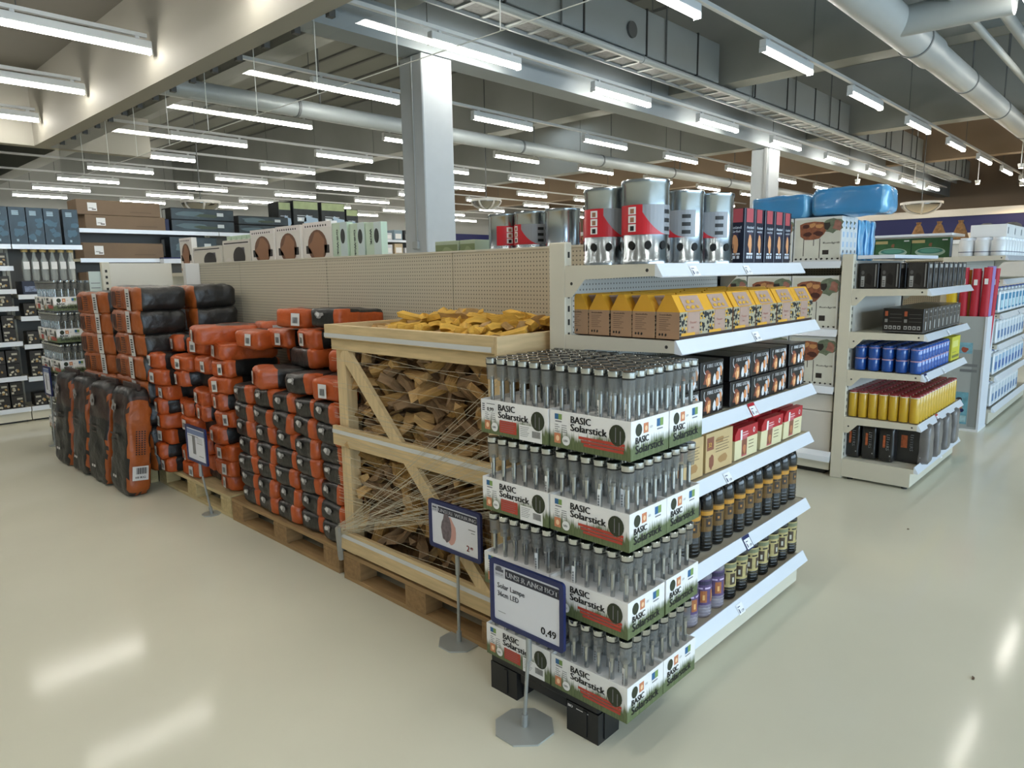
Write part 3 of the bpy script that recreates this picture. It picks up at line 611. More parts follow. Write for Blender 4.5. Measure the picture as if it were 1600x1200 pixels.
def solar_stack(x0, y0, z0, tiers, where, rotz=0, inner=True, pal='a black plastic pallet'):
    """2 x 2 trays per tier; returns nothing"""
    M = Matrix.Translation((x0, y0, 0)) @ Matrix.Rotation(rotz, 4, 'Z'); tot = 0; hid = G(); hidn = 0
    TN = ['bottom', 'second', 'third', 'fourth', 'fifth']
    for t in range(tiers):
        z = z0 + t*.277; tn = 'top' if t == tiers-1 else TN[t]
        for i in range(2):        # 0 front, 1 behind
            for j in range(2):    # 0 aisle side, 1 other side
                lx, ly = i*(TD+.004), j*(TW+.006); 
                if i == 1 and j == 1 and t < tiers-1 and not inner: pass
                p = M @ Vector((lx, ly, z)); k = 'a' if j == 1 else 'b'
                pos = ('front ' if i == 0 else 'rear ') + ('aisle-side' if j == 0 else 'inner')
                dx = R.uniform(-.003, .003)
                e = single('display_tray', TRAY[k], 'white solar stick tray, %s, %s tier, %s' % (pos, tn, where), 'tray', (p.x+dx, p.y, p.z), (0, 0, rotz), 'printed solar stick trays ' + where)
                if inner and t == tiers-1 and i == 0 and j == 1:
                    ps = G().rect((0, TW, 0), FX, .004, .074, .07, .04, 0, .0022).text('0,99', (0, TW, 0), FX, .032, .08, .018, 1, .0032, width=.032, bold=.0005).rect((0, TW, 0), FX, .03, .104, .04, .002, 1, .003)
                    for q_ in range(4): ps.rect((0, TW, 0), FX, .009, .08+.007*q_, .012, .003, 1, .003)
                    link('price_sticker', ps.mesh('ps', [WHITE, BLACK]), e)
                for a in range(4):
                    for b in range(6):
                        gx, gy = i*4+a, j*6+b
                        q = M @ Vector((lx+.0275+a*.05, ly+.0275+b*.05, z))
                        if inner: keep = t == tiers-1 or gx < 3 or gy < 3
                        else: keep = gx == 0 or (gy == 0 and gx < 4 and t > 0)
                        if keep:
                            row = 'front' if gx == 0 else ('aisle side' if gy == 0 else 'inner')
                            stick(q.x, q.y, q.z+.003, 'solar stick with steel cap in the %s row, %s tier, %s' % (row, tn, where), 'solar sticks, %s row of the %s tier, %s' % (row, tn, where), R.random() < .45); tot += 1
                        elif (gx <= 6 and inner) or not inner:
                            hidn += 1
                            hid.lathe([(.0075, .007), (.0075, .19)], 0, 6, (q.x, q.y)); hid.lathe([(.017, .17), (.0195, .236)], 1, 8, (q.x, q.y)); hid.lathe([(.0215, .238), (.0215, .256)], 2, 8, (q.x, q.y))
                            n = (12+2)+(16+2)+(16+2); nv = 12+16+16
                            for vi in range(len(hid.v)-nv, len(hid.v)): v = hid.v[vi]; hid.v[vi] = (v[0], v[1], v[2]+q.z)
    if hidn:
        o = single('solar_stick_mass', hid.mesh('hid', [ST_TUBE, LENS, CAPM], 'auto'), 'solar sticks packed in the middle of the stack %s' % where, 'garden light'); o['kind'] = 'stuff'
    return tot
def plastic_pallet(x, y, lx, ly, h, label, rotz=0, text=True):
    ps = [('deck', G().box(0, lx, 0, ly, h-.035, h, 0, .006).mesh('d', [BLACKP]))]
    for a in (0, 1):
        for b in (0, 1):
            x0, y0 = (.0 if a == 0 else lx-.12), (.0 if b == 0 else ly-.13); g = G()
            g.prism([(.0, 0), (.115, 0), (.12, h-.035), (-.0, h-.035)], (x0, y0, 0), X_, Z_, (0, .13, 0)); g.box(x0+.03, x0+.05, y0-.004, y0+.134, .01, h-.04).box(x0-.004, x0+.124, y0+.045, y0+.06, .01, h-.04)
            ps.append(('foot', g.mesh('f', [BLACKP])))
    ps.append(('edge_rib', G().box(.13, lx-.13, .01, .03, h-.07, h-.035).box(.01, .03, .14, ly-.14, h-.07, h-.035).mesh('r', [BLACKP])))
    if text: ps.append(('printed_mark', G().text('BIO', (0, ly, 0), FX, ly-.125, h-.052, .013, 0, bold=.0006).rect((0, ly, 0), FX, ly-.09, h-.05, .05, .0025, 0).mesh('t', [WHITE])))
    thing('plastic_pallet', label, 'pallet', ps, (x, y, 0), (0, 0, rotz))
n1 = solar_stack(1.648, 1.105, .142, 4, 'beside the firewood crate')
plastic_pallet(1.662, 1.225, .385, .49, .141, 'black plastic quarter pallet under the near solar stick stack')
n2 = solar_stack(1.66, 7.02, .142, 5, 'beyond the charcoal bags', 0, False)
plastic_pallet(1.665, 7.03, .4, .59, .141, 'black plastic pallet under the far solar stick stack', 0, False)
print('sticks', n1, n2)

# ================================================================== signs on stands
NAVY = mat('frame_navy', '#1b2557', .4); BANNER = mat('banner_dark', '#2b2c3a', .5); ZINC = mat('stand_grey', '#a2a5a3', .4, .5)
def sign(x, y, z0, w, h, label, kind, base, tilt=0, rotz=0, thin=False):
    """portrait or landscape card in a navy frame read from -X, on a pole and foot plate"""
    e = link('price_sign', None, None, (x, y, 0), (0, 0, rotz)); tag(e, label, 'sign')
    f = G(); b = .017
    def rr_(o, r, n=4):
        pts = []
        for cx, cz, a0 in ((w/2-o-r, h-o-r, 0), (-w/2+o+r, h-o-r, PI/2), (-w/2+o+r, o+r, PI), (w/2-o-r, o+r, 1.5*PI)):
            for k in range(n+1): a = a0+PI/2*k/n; pts.append((cx+r*math.cos(a), cz+r*math.sin(a)))
        return pts
    A, B = rr_(0, .014), rr_(b, .006); n = len(A); vs = []; fs = []
    for xx in (0, .012):
        for P in (A, B): vs += [(xx, p[0], p[1]) for p in P]
    for k in range(n):
        k2 = (k+1) % n
        fs += [(k, k2, n+k2, n+k), (2*n+k, 3*n+k, 3*n+k2, 2*n+k2), (k, 2*n+k, 2*n+k2, k2), (n+k, n+k2, 3*n+k2, 3*n+k)]
    f.add(vs, fs)
    fo = link('frame', f.mesh('fr', [NAVY]), e, (0, 0, z0), (0, tilt, 0))
    c = G().box(.004, .008, -w/2+b, w/2-b, b, h-b, 0); o = (.004, w/2-b, b); W, H = w-2*b, h-2*b
    fx = FX
    if kind == 'offer':
        c.rect(o, fx, .005, H-.044, .044, .04, 2).text('SHOP', o, fx, .009, H-.037, .01, 3, .0016, width=.035).rect(o, fx, .008, H-.024, .038, .01, 3, .0012).blob(o, fx, .027, H-.01, .014, .006, 3, .0014, 4)
        c.rect(o, fx, .053, H-.042, W-.053, .034, 1).text('UNSER ANGEBOT', o, fx, .058, H-.034, .026, 0, .0016, width=W-.064, bold=.0007)
        c.text('Solar Lampe', o, fx, .016, H-.082, .026, 4, width=.125, bold=.0005).text('36cm LED', o, fx, .016, H-.111, .026, 4, width=.098, bold=.0005)
        c.text('0,49', o, fx, W-.08, .018, .036, 5, width=.064, bold=.001).rect(o, fx, .018, .03, .035, .002, 6)
    elif kind == 'advert':
        c.rect(o, fx, .004, H-.034, .032, .03, 2).text('SHOP', o, fx, .006, H-.028, .008, 3, .0016, width=.026).rect(o, fx, .006, H-.018, .026, .007, 3, .0012)
        c.rect(o, fx, .04, H-.034, W-.044, .027, 1).text('UNSERE WERBUNG', o, fx, .044, H-.028, .021, 0, .0016, width=W-.052, bold=.0006)
        c.blob(o, fx, .115, H*.42, .03, .058, 8, .0008, 2, 16, .1).blob(o, fx, .09, H*.46, .03, .06, 7, .0012, 5, 16, .12)
        c.rect(o, fx, W-.055, H-.065, .04, .004, 6).rect(o, fx, W-.04, H-.076, .022, .003, 6).text('2', o, fx, W-.068, .016, .036, 5+4, bold=.0007).text('49', o, fx, W-.046, .027, .017, 9, bold=.0004)
    else:
        c.rect(o, fx, .0, H-.04, W, .032, 10).rect(o, fx, W*.28, .035, W*.17, H*.6, 6).rect(o, fx, .01, H-.052, W*.6, .004, 6).rect(o, fx, W*.62, .03, W*.25, .004, 6).rect(o, fx, W*.55, H*.55, W*.3, .004, 6)
        for k in range(4): c.rect(o, fx, W*.55, H*.6+.008*k, W*.3, .002, 6)
    link('price_card', c.mesh('ca', [mat('card_white', '#dcdde4', .4), BANNER, mat('card_pale', '#c6c7cf', .5), mat('ink_slate', '#4e505c', .5), mat('ink_soft', '#505058', .5), BLACK, GREY, mat('print_brown_grey', '#6d6266', .6, var=.3, vscale=60), mat('print_pink', '#c99a90', .6), RED, mat('card_blue_grey', '#6f7ea3', .5)]), e, (0, 0, z0), (0, tilt, 0))
    bx, by, br = base
    p = G().tube((bx+.0, by, .01), (.016, 0, z0-.03), .0065, 0, 10).tube((.016, 0, z0-.09), (.016, 0, z0+.01), .010, 0, 10).tube((bx, by, .006), (bx+(.016-bx)*.12, by*.88, .05), .011, 0, 10)
    link('pole', p.mesh('po', [ZINC], 'auto'), e)
    ft = G(); ft.prism([(br*math.cos(a), br*math.sin(a)) for a in [PI/4*k+PI/8 for k in range(8)]], (bx, by, 0), X_, Y_, (0, 0, .006))
    link('foot_plate', ft.mesh('ft', [mat('foot_grey', '#aeb2ae', .35, .3)]), e); return e
sign(1.57, 1.455, .333, .325, .233, 'blue framed price sign for solar lamps standing before the stick trays', 'offer', (.0, .01, .105), 0)
sign(1.765, 2.02, .4, .31, .205, 'blue framed advert sign standing before the firewood crate', 'advert', (.03, .02, .09), 0)
sign(1.72, 4.4, .36, .3, .235, 'small blue framed price sign standing before the orange charcoal pallet', 'plain', (.07, .02, .06), 0)
sign(1.63, 7.42, .47, .23, .27, 'blue framed tag sign leaning at the far solar stick stack', 'plain', (.005, .0, .05), 0)
# ================================================================== charcoal
BAGB = mat('bag_black', '#1c1b1a', .42, bump=.9, bscale=16, coat=.12, var=.2, vscale=8); BAGO = mat('bag_orange', '#b04e1c', .42, bump=.9, bscale=18, coat=.1, var=.16, vscale=9)
BAGD = mat('bag_dark_print', '#3a2b26', .42, bump=.5, bscale=14, var=.35, vscale=14); BAGW = mat('bag_white_print', '#8d8a88', .5, var=.3, vscale=40); LAB = mat('bag_label', '#cfcdca', .5)
BAGX = mat('bag_orange_deep', '#9c501f', .42, bump=.9, bscale=14, var=.14, vscale=6)
def bag_mesh(L, W, T, scheme, seed, nx=14, ny=14, nz=6, n=9, amp=.010):
    r = random.Random(seed); off = Vector((r.uniform(0, 50), r.uniform(0, 50), r.uniform(0, 50))); g = G()
    def P(x, y, z):
        k = (abs(x)**n + abs(y)**n + abs(z)**n)**(1/n); x, y, z = x/k, y/k, z/k
        pinch = 1 - .22*max(0, (x-.55)/.45)**2; z *= pinch
        q = Vector((x*L/2, y*W/2, z*T/2)); d = noise.noise_vector(q*11+off)*amp + noise.noise_vector(q*30+off)*amp*.35
        return q + d
    ids = {}; cls = []
    def vid(x, y, z):
        key = (round(x, 4), round(y, 4), round(z, 4))
        if key not in ids: ids[key] = len(g.v); g.v.append(tuple(P(*key)))
        return ids[key]
    for ax, (na, nb) in ((0, (ny, nz)), (1, (nx, nz)), (2, (nx, ny))):
        for sd in (-1, 1):
            for i in range(na):
                for j in range(nb):
                    q, c = [], Vector()
                    for a, b in ((0, 0), (1, 0), (1, 1), (0, 1)):
                        u, v = -1+2*(i+a)/na, -1+2*(j+b)/nb
                        p = [0, 0, 0]; p[ax] = sd; o = [k for k in range(3) if k != ax]; p[o[0]] = u; p[o[1]] = v
                        q.append(vid(*p)); c += Vector(p)/4
                    if (sd > 0) == (ax == 1): q = q[::-1]
                    g.f.append(tuple(q)); g.m.append(scheme(c.x, c.y, c.z, ax))
    return g
def s_black(x, y, z, ax):    # black end, orange gusset on the -y side
    return 1 if y < -.62 and not (z > .8 and x > -.6) else 0
def s_orange(x, y, z, ax):   # orange bottom end, black sides
    return 1 if x < -.72 or (x > .82) else (1 if (z > .9 and abs(y) < .25 and x < 0) else 0)
def s_half(x, y, z, ax): return 1 if x < -.45 or x > .7 else 0
def s_orangeall(x, y, z, ax): return 1 if (abs(y) > .55 or x < -.3) else 2
def s_deep(x, y, z, ax): return 3 if x < -.86 else 0
BM = [BAGB, BAGO, BAGD, BAGX, BAGW, BLACK, LAB]
def deco(g, L, W, T, kind, seed):
    r = random.Random(seed); o = (-L/2-.004, W/2, -T/2)
    if kind == 'patch':
        g.blob(o, FX, W*.36, T*.66, .028, .019, 4, .004, seed, 12, .35)
        g.blob(o, FX, W*.33, T*.68, .016, .012, 6, .0055, seed+1, 9, .3)
    if kind == 'label':
        a = W*(.25+.3*r.random()); g.rect(o, FX, a, T*.18, .055, T*.62, 6, .004)
        for k in range(7): g.rect(o, FX, a+.01+.005*k, T*.3, .002+.001*(k % 2), T*.3, 5, .0055)
    if kind == 'end':
        a = W*.66; g.poly([Vector(o)+FX[0]*(a+dx)+Z_*dz+Vector((-.004, 0, 0)) for dx, dz in ((0, T*.05), (.085, T*.05), (.07, T*.93), (-.015, T*.93))], 6)
        for k in range(6): g.rect(o, FX, a+.012, T*(.2+.1*k), .045, T*.05, 5, .006)
        for k in range(7):
            for j in range(3): g.rect(o, FX, W*.34+.03*j+.006*r.random(), T*(.15+.1*k), .022, T*.045, 5, .004)
        for k in range(3): g.rect(o, FX, W*.12+.04*k, T*.18, .022, T*.6, 2, .0032)
    if kind == 'side':   # white label on the -y side
        o2 = (-L/2, -W/2-.004, -T/2); g.rect(o2, FY, L*.12, T*.2, .06, T*.6, 6, .003)
    return g
BAGS = {}
def bag_variant(kind, n=4):
    if kind not in BAGS:
        L, W, T = .39, .232, .115
        sc = {'black': (s_black, 'patch'), 'orange': (s_orange, 'label'), 'half': (s_half, 'label'), 'all': (s_orangeall, 'label'), 'deep': (s_deep, 'end')}[kind]
        if kind == 'deep': L, W, T = .34, .64, .172
        BAGS[kind] = [deco(bag_mesh(L, W, T, sc[0], 100+i*13+len(kind)), L, W, T, sc[1], i).mesh('bag', BM, True) for i in range(n)]
    return BAGS[kind][R.randrange(n)]
DESC = {'black': 'black charcoal bag, orange gusset', 'orange': 'charcoal bag, orange bottom end', 'half': 'half orange charcoal bag', 'all': 'mostly orange charcoal bag', 'deep': 'large charcoal bag, printed orange end'}
def bag(kind, x, y, z, rz, lab, rx=0, ry=0, grp=None, s=1):
    lab += {'charcoal bags on the brown pallet': ', brown pallet', 'charcoal bags on the pale pallet': ', pale pallet'}.get(grp, ', corner stack')
    o = single('charcoal_bag', bag_variant(kind), DESC[kind] + ', ' + lab, 'charcoal bag', (x, y, z), (rx, ry, rz), grp); 
    if s != 1: o.scale = (s, s, s)
    return o
# the black stack on the brown pallet: columns seen end-on
LAY = ['bottom layer', 'second layer', 'third layer', 'fourth layer', 'fifth layer', 'sixth layer', 'seventh layer', 'eighth layer', 'ninth layer', 'tenth layer', 'top layer']
G_ = 'charcoal bags on the brown pallet'
for c in range(5):
    y = 4.105-.118-c*.232; nl = 7
    for k in range(nl):
        bag('black', 2.045+R.uniform(-.012, .012), y+R.uniform(-.006, .006), .144+.056+k*.1045, R.uniform(-.05, .05), '%s, %s column over' % (LAY[k], ORD[c]), R.uniform(-.04, .04)+(.05 if k % 2 else -.03), R.uniform(-.02, .02), G_)
for c in range(2):
    for k in range(9):
        bag(R.choice(('black', 'half')), 2.36 if k < 8 else 2.3, 3.86-.31*c*1.9+R.uniform(-.02, .02), .144+.056+k*.1045, PI/2+R.uniform(-.1, .1), '%s, rear row, %s column over' % (LAY[k], ORD[c]), 0, 0, G_, .98)
# loose upper bags
for kind, x, y, z, rz, rx, ry, lab in (
        ('half', 2.02, 3.72, .945, -.35, .02, .03, 'lying on the black stack beside the label facing out'),
        ('black', 2.05, 3.38, .945, .12, -.04, .02, 'lying flat on the middle of the black stack'),
        ('half', 2.04, 3.10, .95, .25, .03, -.02, 'lying on the black stack next to the crate'),
        ('orange', 2.15, 3.60, 1.055, PI/2-.2, 0, .05, 'lying crosswise on the upper black bags'),
        ('half', 2.20, 3.22, 1.06, .42, 0, .05, 'wedged against the pegboard near the crate'),
        ('orange', 2.22, 3.52, 1.165, -.12, 0, 0, 'near the very top, white label towards the aisle'),
        ('black', 2.25, 3.24, 1.17, .32, .04, .03, 'black topmost bag leaning near the crate'),
        ('black', 2.27, 3.46, 1.275, .25, .02, .05, 'black bag on the very top of the pallet'),
        ('all', 2.22, 3.80, 1.265, .5, .05, .04, 'orange flattened bag on the very top')):
    bag(kind, x, y, z, rz, lab, rx, ry, G_)
# orange stack on the pale pallet
G_ = 'charcoal bags on the pale pallet'
for c in range(4):
    for k in range(8 if c else 9):
        y = 4.36+c*.272; kind = ('all', 'orange', 'half', 'orange')[(c+k) % 4] if c < 2 else R.choice(('all', 'orange', 'half', 'orange'))
        rz = R.uniform(-.22, .22); rot = (k+c) % 3 == 1
        bag('orange' if rot else kind, (2.05 if c < 3 else 1.965)+R.uniform(-.025, .02), y+R.uniform(-.02, .02), .144+.056+k*.1065, (PI/2 if rot and c in (1, 2) else rz), '%s, %s column over' % (LAY[k], ORD[c]), R.uniform(-.08, .08), R.uniform(-.03, .03), G_, .97)
for kind, x, y, z, rz, rx, ry, lab in (
        ('all', 2.0, 4.48, 1.155, -.2, .04, 0, 'big rounded orange one on top of the front edge'),
        ('half', 2.14, 4.13, 1.13, .2, .02, .06, 'bridging the gap between both stacks'),
        ('orange', 2.26, 3.96, 1.145, .1, 0, 0, 'lying behind the bridging bag'),
        ('all', 2.27, 4.32, 1.17, 1.2, 0, .04, 'crosswise under the sack ties at the top'),
        ('half', 2.1, 4.80, 1.06, .25, .05, 0, 'on the shoulder of the orange stack'),
        ('orange', 2.1, 5.12, 1.06, -.15, -.03, 0, 'beside the tall stack, upper end'),
        ('all', 2.3, 4.66, 1.14, .9, 0, .05, 'crosswise on the upper rear')):
    bag(kind, x, y, z, rz, lab, rx, ry, G_)
# tall stack of larger bags at the panel corner
G_ = 'large charcoal bags in the tall corner stack'
pallet('plain wooden pallet hidden under the tall corner stack of charcoal', 1.74, 5.46, (PALLET_L, PLX), .72, 1.08)
for c, (x, y, nl) in enumerate(((1.90, 5.52, 8), (1.88, 6.21, 8), (2.30, 5.54, 8))):
    for k in range(nl):
        w = ('front column', 'front end column', 'rear column', 'corner column')[c]
        bag('deep', x+R.uniform(-.012, .012), y+R.uniform(-.01, .01), .144+.083+k*(.164 if c != 1 else .158), R.uniform(-.05, .05)+(.07 if c == 1 else 0), '%s, %s' % (LAY[k], w), R.uniform(-.02, .02), R.uniform(-.02, .02), G_)
# four big sacks standing on the floor
def sack_mesh(seed):
    L, W, T = .76, .34, .17     # stood up: length along z
    def sc(x, y, z, ax): return 3 if z < -.35 and x < .78 else (2 if x > .35 or z > .9 else 0)
    g = bag_mesh(L, W, T, lambda x, y, z, ax: sc(x, y, z, ax), seed, 20, 12, 8, 8, .016)
    # local x -> up, y -> y, z -> -(thickness): rotate so that length stands
    g.v = [(-c, b, a + .38) for a, b, c in [(v[0], v[1], v[2]) for v in g.v]]
    g.m = []
    for f in g.f:
        c = sum((Vector(g.v[i]) for i in f), Vector())/len(f); n = (Vector(g.v[f[1]])-Vector(g.v[f[0]])).cross(Vector(g.v[f[2]])-Vector(g.v[f[0]])).normalized()
        side = abs(n.y) > .7
        g.m.append(3 if (side and c.z < .68) else (2 if .50 < c.z < .70 else 0))
    o = (-.096, W/2, 0)
    g.blob(o, FX, .12, .62, .045, .04, 4, .004, seed, 14, .3).blob(o, FX, .13, .61, .02, .016, 2, .0055, seed+3, 8, .3).rect(o, FX, .05, .42, .16, .012, 2, .003).rect(o, FX, .07, .38, .13, .01, 2, .003).rect(o, FX, .12, .12, .03, .018, 6, .004).rect(o, FX, .16, .12, .03, .018, 6, .004)
    o = (-.07, -W/2-.012, 0)
    g.rect(o, FY, .02, .12, .105, .10, 6, .004).text('10 KG', o, FY, .035, .135, .02, 5, .006, width=.07, bold=.001)
    for k in range(14): g.rect(o, FY, .045+.005*k, .165, .0018+.0014*(k % 3), .045, 5, .0055)
    for j in range(4):
        for k in range(11): g.rect(o, FY, .04+.018*j, .30+.016*k, .009, .009, 5, .004)
    return g.mesh('sack', BM, True)
for i, y in enumerate((5.33, 5.76, 6.16, 6.60)):
    e = thing('charcoal_sack', 'big black and orange charcoal sack standing on the floor, %s from the pale pallet' % ORD[i], 'charcoal bag', [('sack', sack_mesh(40+i)), ('stitched_top', G().box(-.01, .01, -.15, .15, .745, .79, 0, .003).mesh('st', [BAGD]))], (1.60-.012*i, y, .004), (0, .10, .05*(i % 2)), 'big charcoal sacks standing on the floor')
# ================================================================== goods on the near end bay
def boxthing(name, label, cat, g, mats, loc, rz=0, group=None, smooth=False): return single(name, g.mesh(name, mats, smooth), label, cat, loc, (0, 0, rz), group)
# chimney starters
CHR = mat('starter_red', '#c1202b', .35); CHG = mat('starter_grey', '#8b8d92', .35); HOLE = mat('hole_black', '#101010', .8); SHN = mat('starter_steel', '#b4bcc2', .22, 1, var=.04, vscale=6)
def starter(r=.083, h=.275):
    b = G().lathe([(r, .0), (r, .018), (r-.003, .022), (r-.003, h-.02), (r, h-.016), (r, h-.004), (r-.004, h)], 0, 40, cap=False).lathe([(r-.006, .012), (r-.005, h-.004)], 1, 30, cap=False).lathe([(r-.006, .012), (r-.006, .013)], 1, 30)
    hl = G()
    for k in range(9):
        a = 2*PI*k/9+.5; c, s = math.cos(a), math.sin(a); u = Vector((s, -c, 0)); hl.disc((r*c, r*s, 0), (-u, Z_), 0, .064, .0125, .0145, 0, .0006, 16)
    lb = G(); n = 40; a0 = PI*1.0-.9
    def arc(a, b_, z0, z1, m, rr=r-.0015, cut=None):
        k = 10
        for i in range(k):
            p, q = a+(b_-a)*i/k, a+(b_-a)*(i+1)/k; zt0, zt1 = z0, z0
            if cut: zt0, zt1 = z0+cut(i/k), z0+cut((i+1)/k)
            lb.poly([(rr*math.cos(p), rr*math.sin(p), zt0), (rr*math.cos(q), rr*math.sin(q), zt1), (rr*math.cos(q), rr*math.sin(q), z1), (rr*math.cos(p), rr*math.sin(p), z1)], m)
    arc(2.5, 3.75, .10, .20, 0); arc(3.75, 5.4, .10, .20, 1)
    k = 12
    for i in range(k):     # curved red sweep running under the grey field
        p, q = 3.75+1.2*i/k, 3.75+1.2*(i+1)/k; f = lambda t: .1+.075*(1-t)**2.2
        rr = r-.0008; lb.poly([(rr*math.cos(p), rr*math.sin(p), .1), (rr*math.cos(q), rr*math.sin(q), .1), (rr*math.cos(q), rr*math.sin(q), f((i+1)/k)), (rr*math.cos(p), rr*math.sin(p), f(i/k))], 0)
    for j in range(3):
        arc(3.12, 3.48, .11+.029*j, .135+.029*j, 2, r-.0003); arc(3.22, 3.4, .113+.029*j, .129+.029*j, 3+(j == 0), r+.0003)
        arc(4.75, 5.15, .112+.029*j, .126+.029*j, 4, r-.0002)
    return [('shell', b.mesh('sh', [SHN, mat('starter_inside', '#5b5f62', .5, .6)], 'auto')), ('air_hole', hl.mesh('ho', [HOLE])), ('label_wrap', lb.mesh('lb', [CHR, CHG, WHITE, mat('starter_print', '#9a6a50', .6), BLACK]))]
ST = starter(); ST2 = starter(.083, .262)
for i, (x, y, lab, rz) in enumerate(((2.17, 1.575, 'first on the top shelf, standing at the back post', -.1), (2.155, 1.395, 'in front of the others at the shelf end', -.15), (2.47, 1.43, 'third along the top shelf edge', -1.1), (2.655, 1.40, 'fourth along the top shelf edge', -1.0))):
    thing('chimney_starter', 'galvanised charcoal chimney starter, ' + lab, 'chimney starter', ST if i != 1 else starter(.085, .287), (x, y, 1.542), (0, 0, rz), 'chimney starters on the end bay')
for i, (x, y) in enumerate(((2.75, 2.66), (2.75, 2.47), (2.75, 2.26), (2.75, 2.02))):
    s2 = starter(.09, .265)
    thing('chimney_starter', 'galvanised chimney starter behind the pegboard top, %s from the column' % ORD[i], 'chimney starter', s2, (x, y, 1.56), (0, 0, (.9, -.5, 2.6, -.2)[i]), 'chimney starters behind the pegboard')
# fire log cartons, tall and narrow
def logbox():
    g = G().box(0, .088, 0, .088, 0, .225, 0, .002)
    for o, f in (((0, .088, 0), FX), ((0, 0, 0), FY)):
        g.rect(o, f, .022 if f is FX else .012, .168, .056, .055, 1); g.rect(o, f, .03, .05, .03, .08, 2, .0008)
        g.blob(o, f, .046, .075, .014, .035, 3, .001, 5, 10, .35).text('Anzünd', o, f, .015, .142, .016, 4, .0014, width=.058, bold=.0006).text('würfel', o, f, .018, .127, .014, 4, .0014, width=.05, bold=.0005)
        for j in range(3): g.rect(o, f, .02+.018*j, .02, .012, .012, 4, .001)
        g.rect(o, f, .02, .036, .05, .007, 4, .001)
    return g.mesh('logbox', [mat('carton_night', '#1c2032', .35, coat=.4), mat('carton_rose', '#b5525a', .35, coat=.4), mat('carton_dusk', '#40354a', .4), mat('carton_flame', '#d99a6a', .5), mat('ink_pale', '#d5dbe6', .5)])
lbm = logbox()
for i in range(1, 6):
    single('firelighter_carton', lbm, 'tall dark and pink firelighter carton, %s after the chimney starters' % ORD[i-1], 'carton', (2.69+i*.098, 1.325, 1.542), (0, 0, R.uniform(-.05, .05)), 'tall firelighter cartons on the top shelf')
for i in range(5):
    single('firelighter_carton', lbm, 'tall dark firelighter carton in the rear row, %s along' % ORD[i], 'carton', (2.80+i*.088, 1.45, 1.542), (0, 0, 0), 'tall firelighter cartons on the top shelf')
# roofed gift cartons with kindling
def giftbox():
    W, D, h1, h2 = .19, .092, .092, .15
    g = G().box(0, W, 0, D, 0, h1, 0); g.v = list(g.v)
    pf = [(0, h1), (D, h1), (D/2+.012, h2), (D/2-.012, h2)]
    g.prism(pf, (0, 0, 0), Y_, Z_, (W, 0, 0), 1)
    g.text('Anzündhilfe', (0, D, 0), FX, .012, .08, .008, 2, width=.05)
    for k in range(7): g.rect((0, D, 0), FX, .012, .072-.007*k, .045-.008*(k % 3), .0016, 6)
    for k in range(3): g.blob((0, D, 0), FX, .014+.012*k, .014, .004, .005, 2, .0008, k, 6, .3)
    o = (0, 0, 0)
    g.rect(o, FY, 0, 0, W, .01, 5); 
    r = random.Random(5)
    for a0, a1 in ((.003, .045), (.135, .187)):
        g.rect(o, FY, a0-.003, .01, a1-a0+.005, h1-.01, 8, .0004)
        for k in range(34): g.blob(o, FY, a0+(a1-a0)*r.random(), .014+.07*r.random(), .006, .005, 2 if k % 5 else 3, .0007+.00003*k, k, 6, .4)
    g.rect(o, FY, .052, .018, .078, .07, 4, .0009).text('Feuer', o, FY, .066, .05, .013, 7, .0013, width=.045).text('holz', o, FY, .075, .034, .01, 7, .0013).rect(o, FY, .01, .010, .09, .010, 1, .0016)
    g.disc(o, FY, .15, .026, .008, .008, 8, .0012)
    # window in the roof slope
    s = (Vector((0, D/2-.012, h2))-Vector((0, 0, h1))).normalized(); g.poly([Vector((.04, 0, h1))+s*.002+Vector((0, -.001, .001)), Vector((.16, 0, h1))+s*.002+Vector((0, -.001, .001)), Vector((.16, 0, h1))+s*.060+Vector((0, -.001, .001)), Vector((.04, 0, h1))+s*.060+Vector((0, -.001, .001))], 4)
    for k in range(5): c = Vector((.06+.016*k, 0, h1))+s*(.015+.02*(k % 2))+Vector((0, -.002, .002)); g.blob(c, (X_, s), 0, 0, .012, .007, 3, .0005, k, 7, .3)
    g.rect((0, 0, 0), (X_, s), 0, 0, 0, 0, 4)
    return g.mesh('gift', [mat('kraft', '#a98668', .7), mat('carton_yellow', '#d9a02e', .45), BLACK, mat('ochre_print', '#c99a35', .5), mat('window_film', '#b59a8c', .2, coat=.5), mat('dark_plinth', '#3c2a20', .6), mat('kraft_ink', '#6d5542', .6), mat('ink_rust', '#8a3a26', .5), mat('seal_green', '#a39a80', .5)])
gm = giftbox()
for i in range(6):
    for j in range(5):
        single('kindling_carton', gm, 'yellow-roofed kindling carton, %s along, %s row from the shelf front' % (ORD[i], ORD[j]), 'carton', (2.095+i*.197, 1.215+j*.096+R.uniform(-.001, .001), 1.286), (0, 0, R.uniform(-.02, .02)), 'roofed kindling cartons')
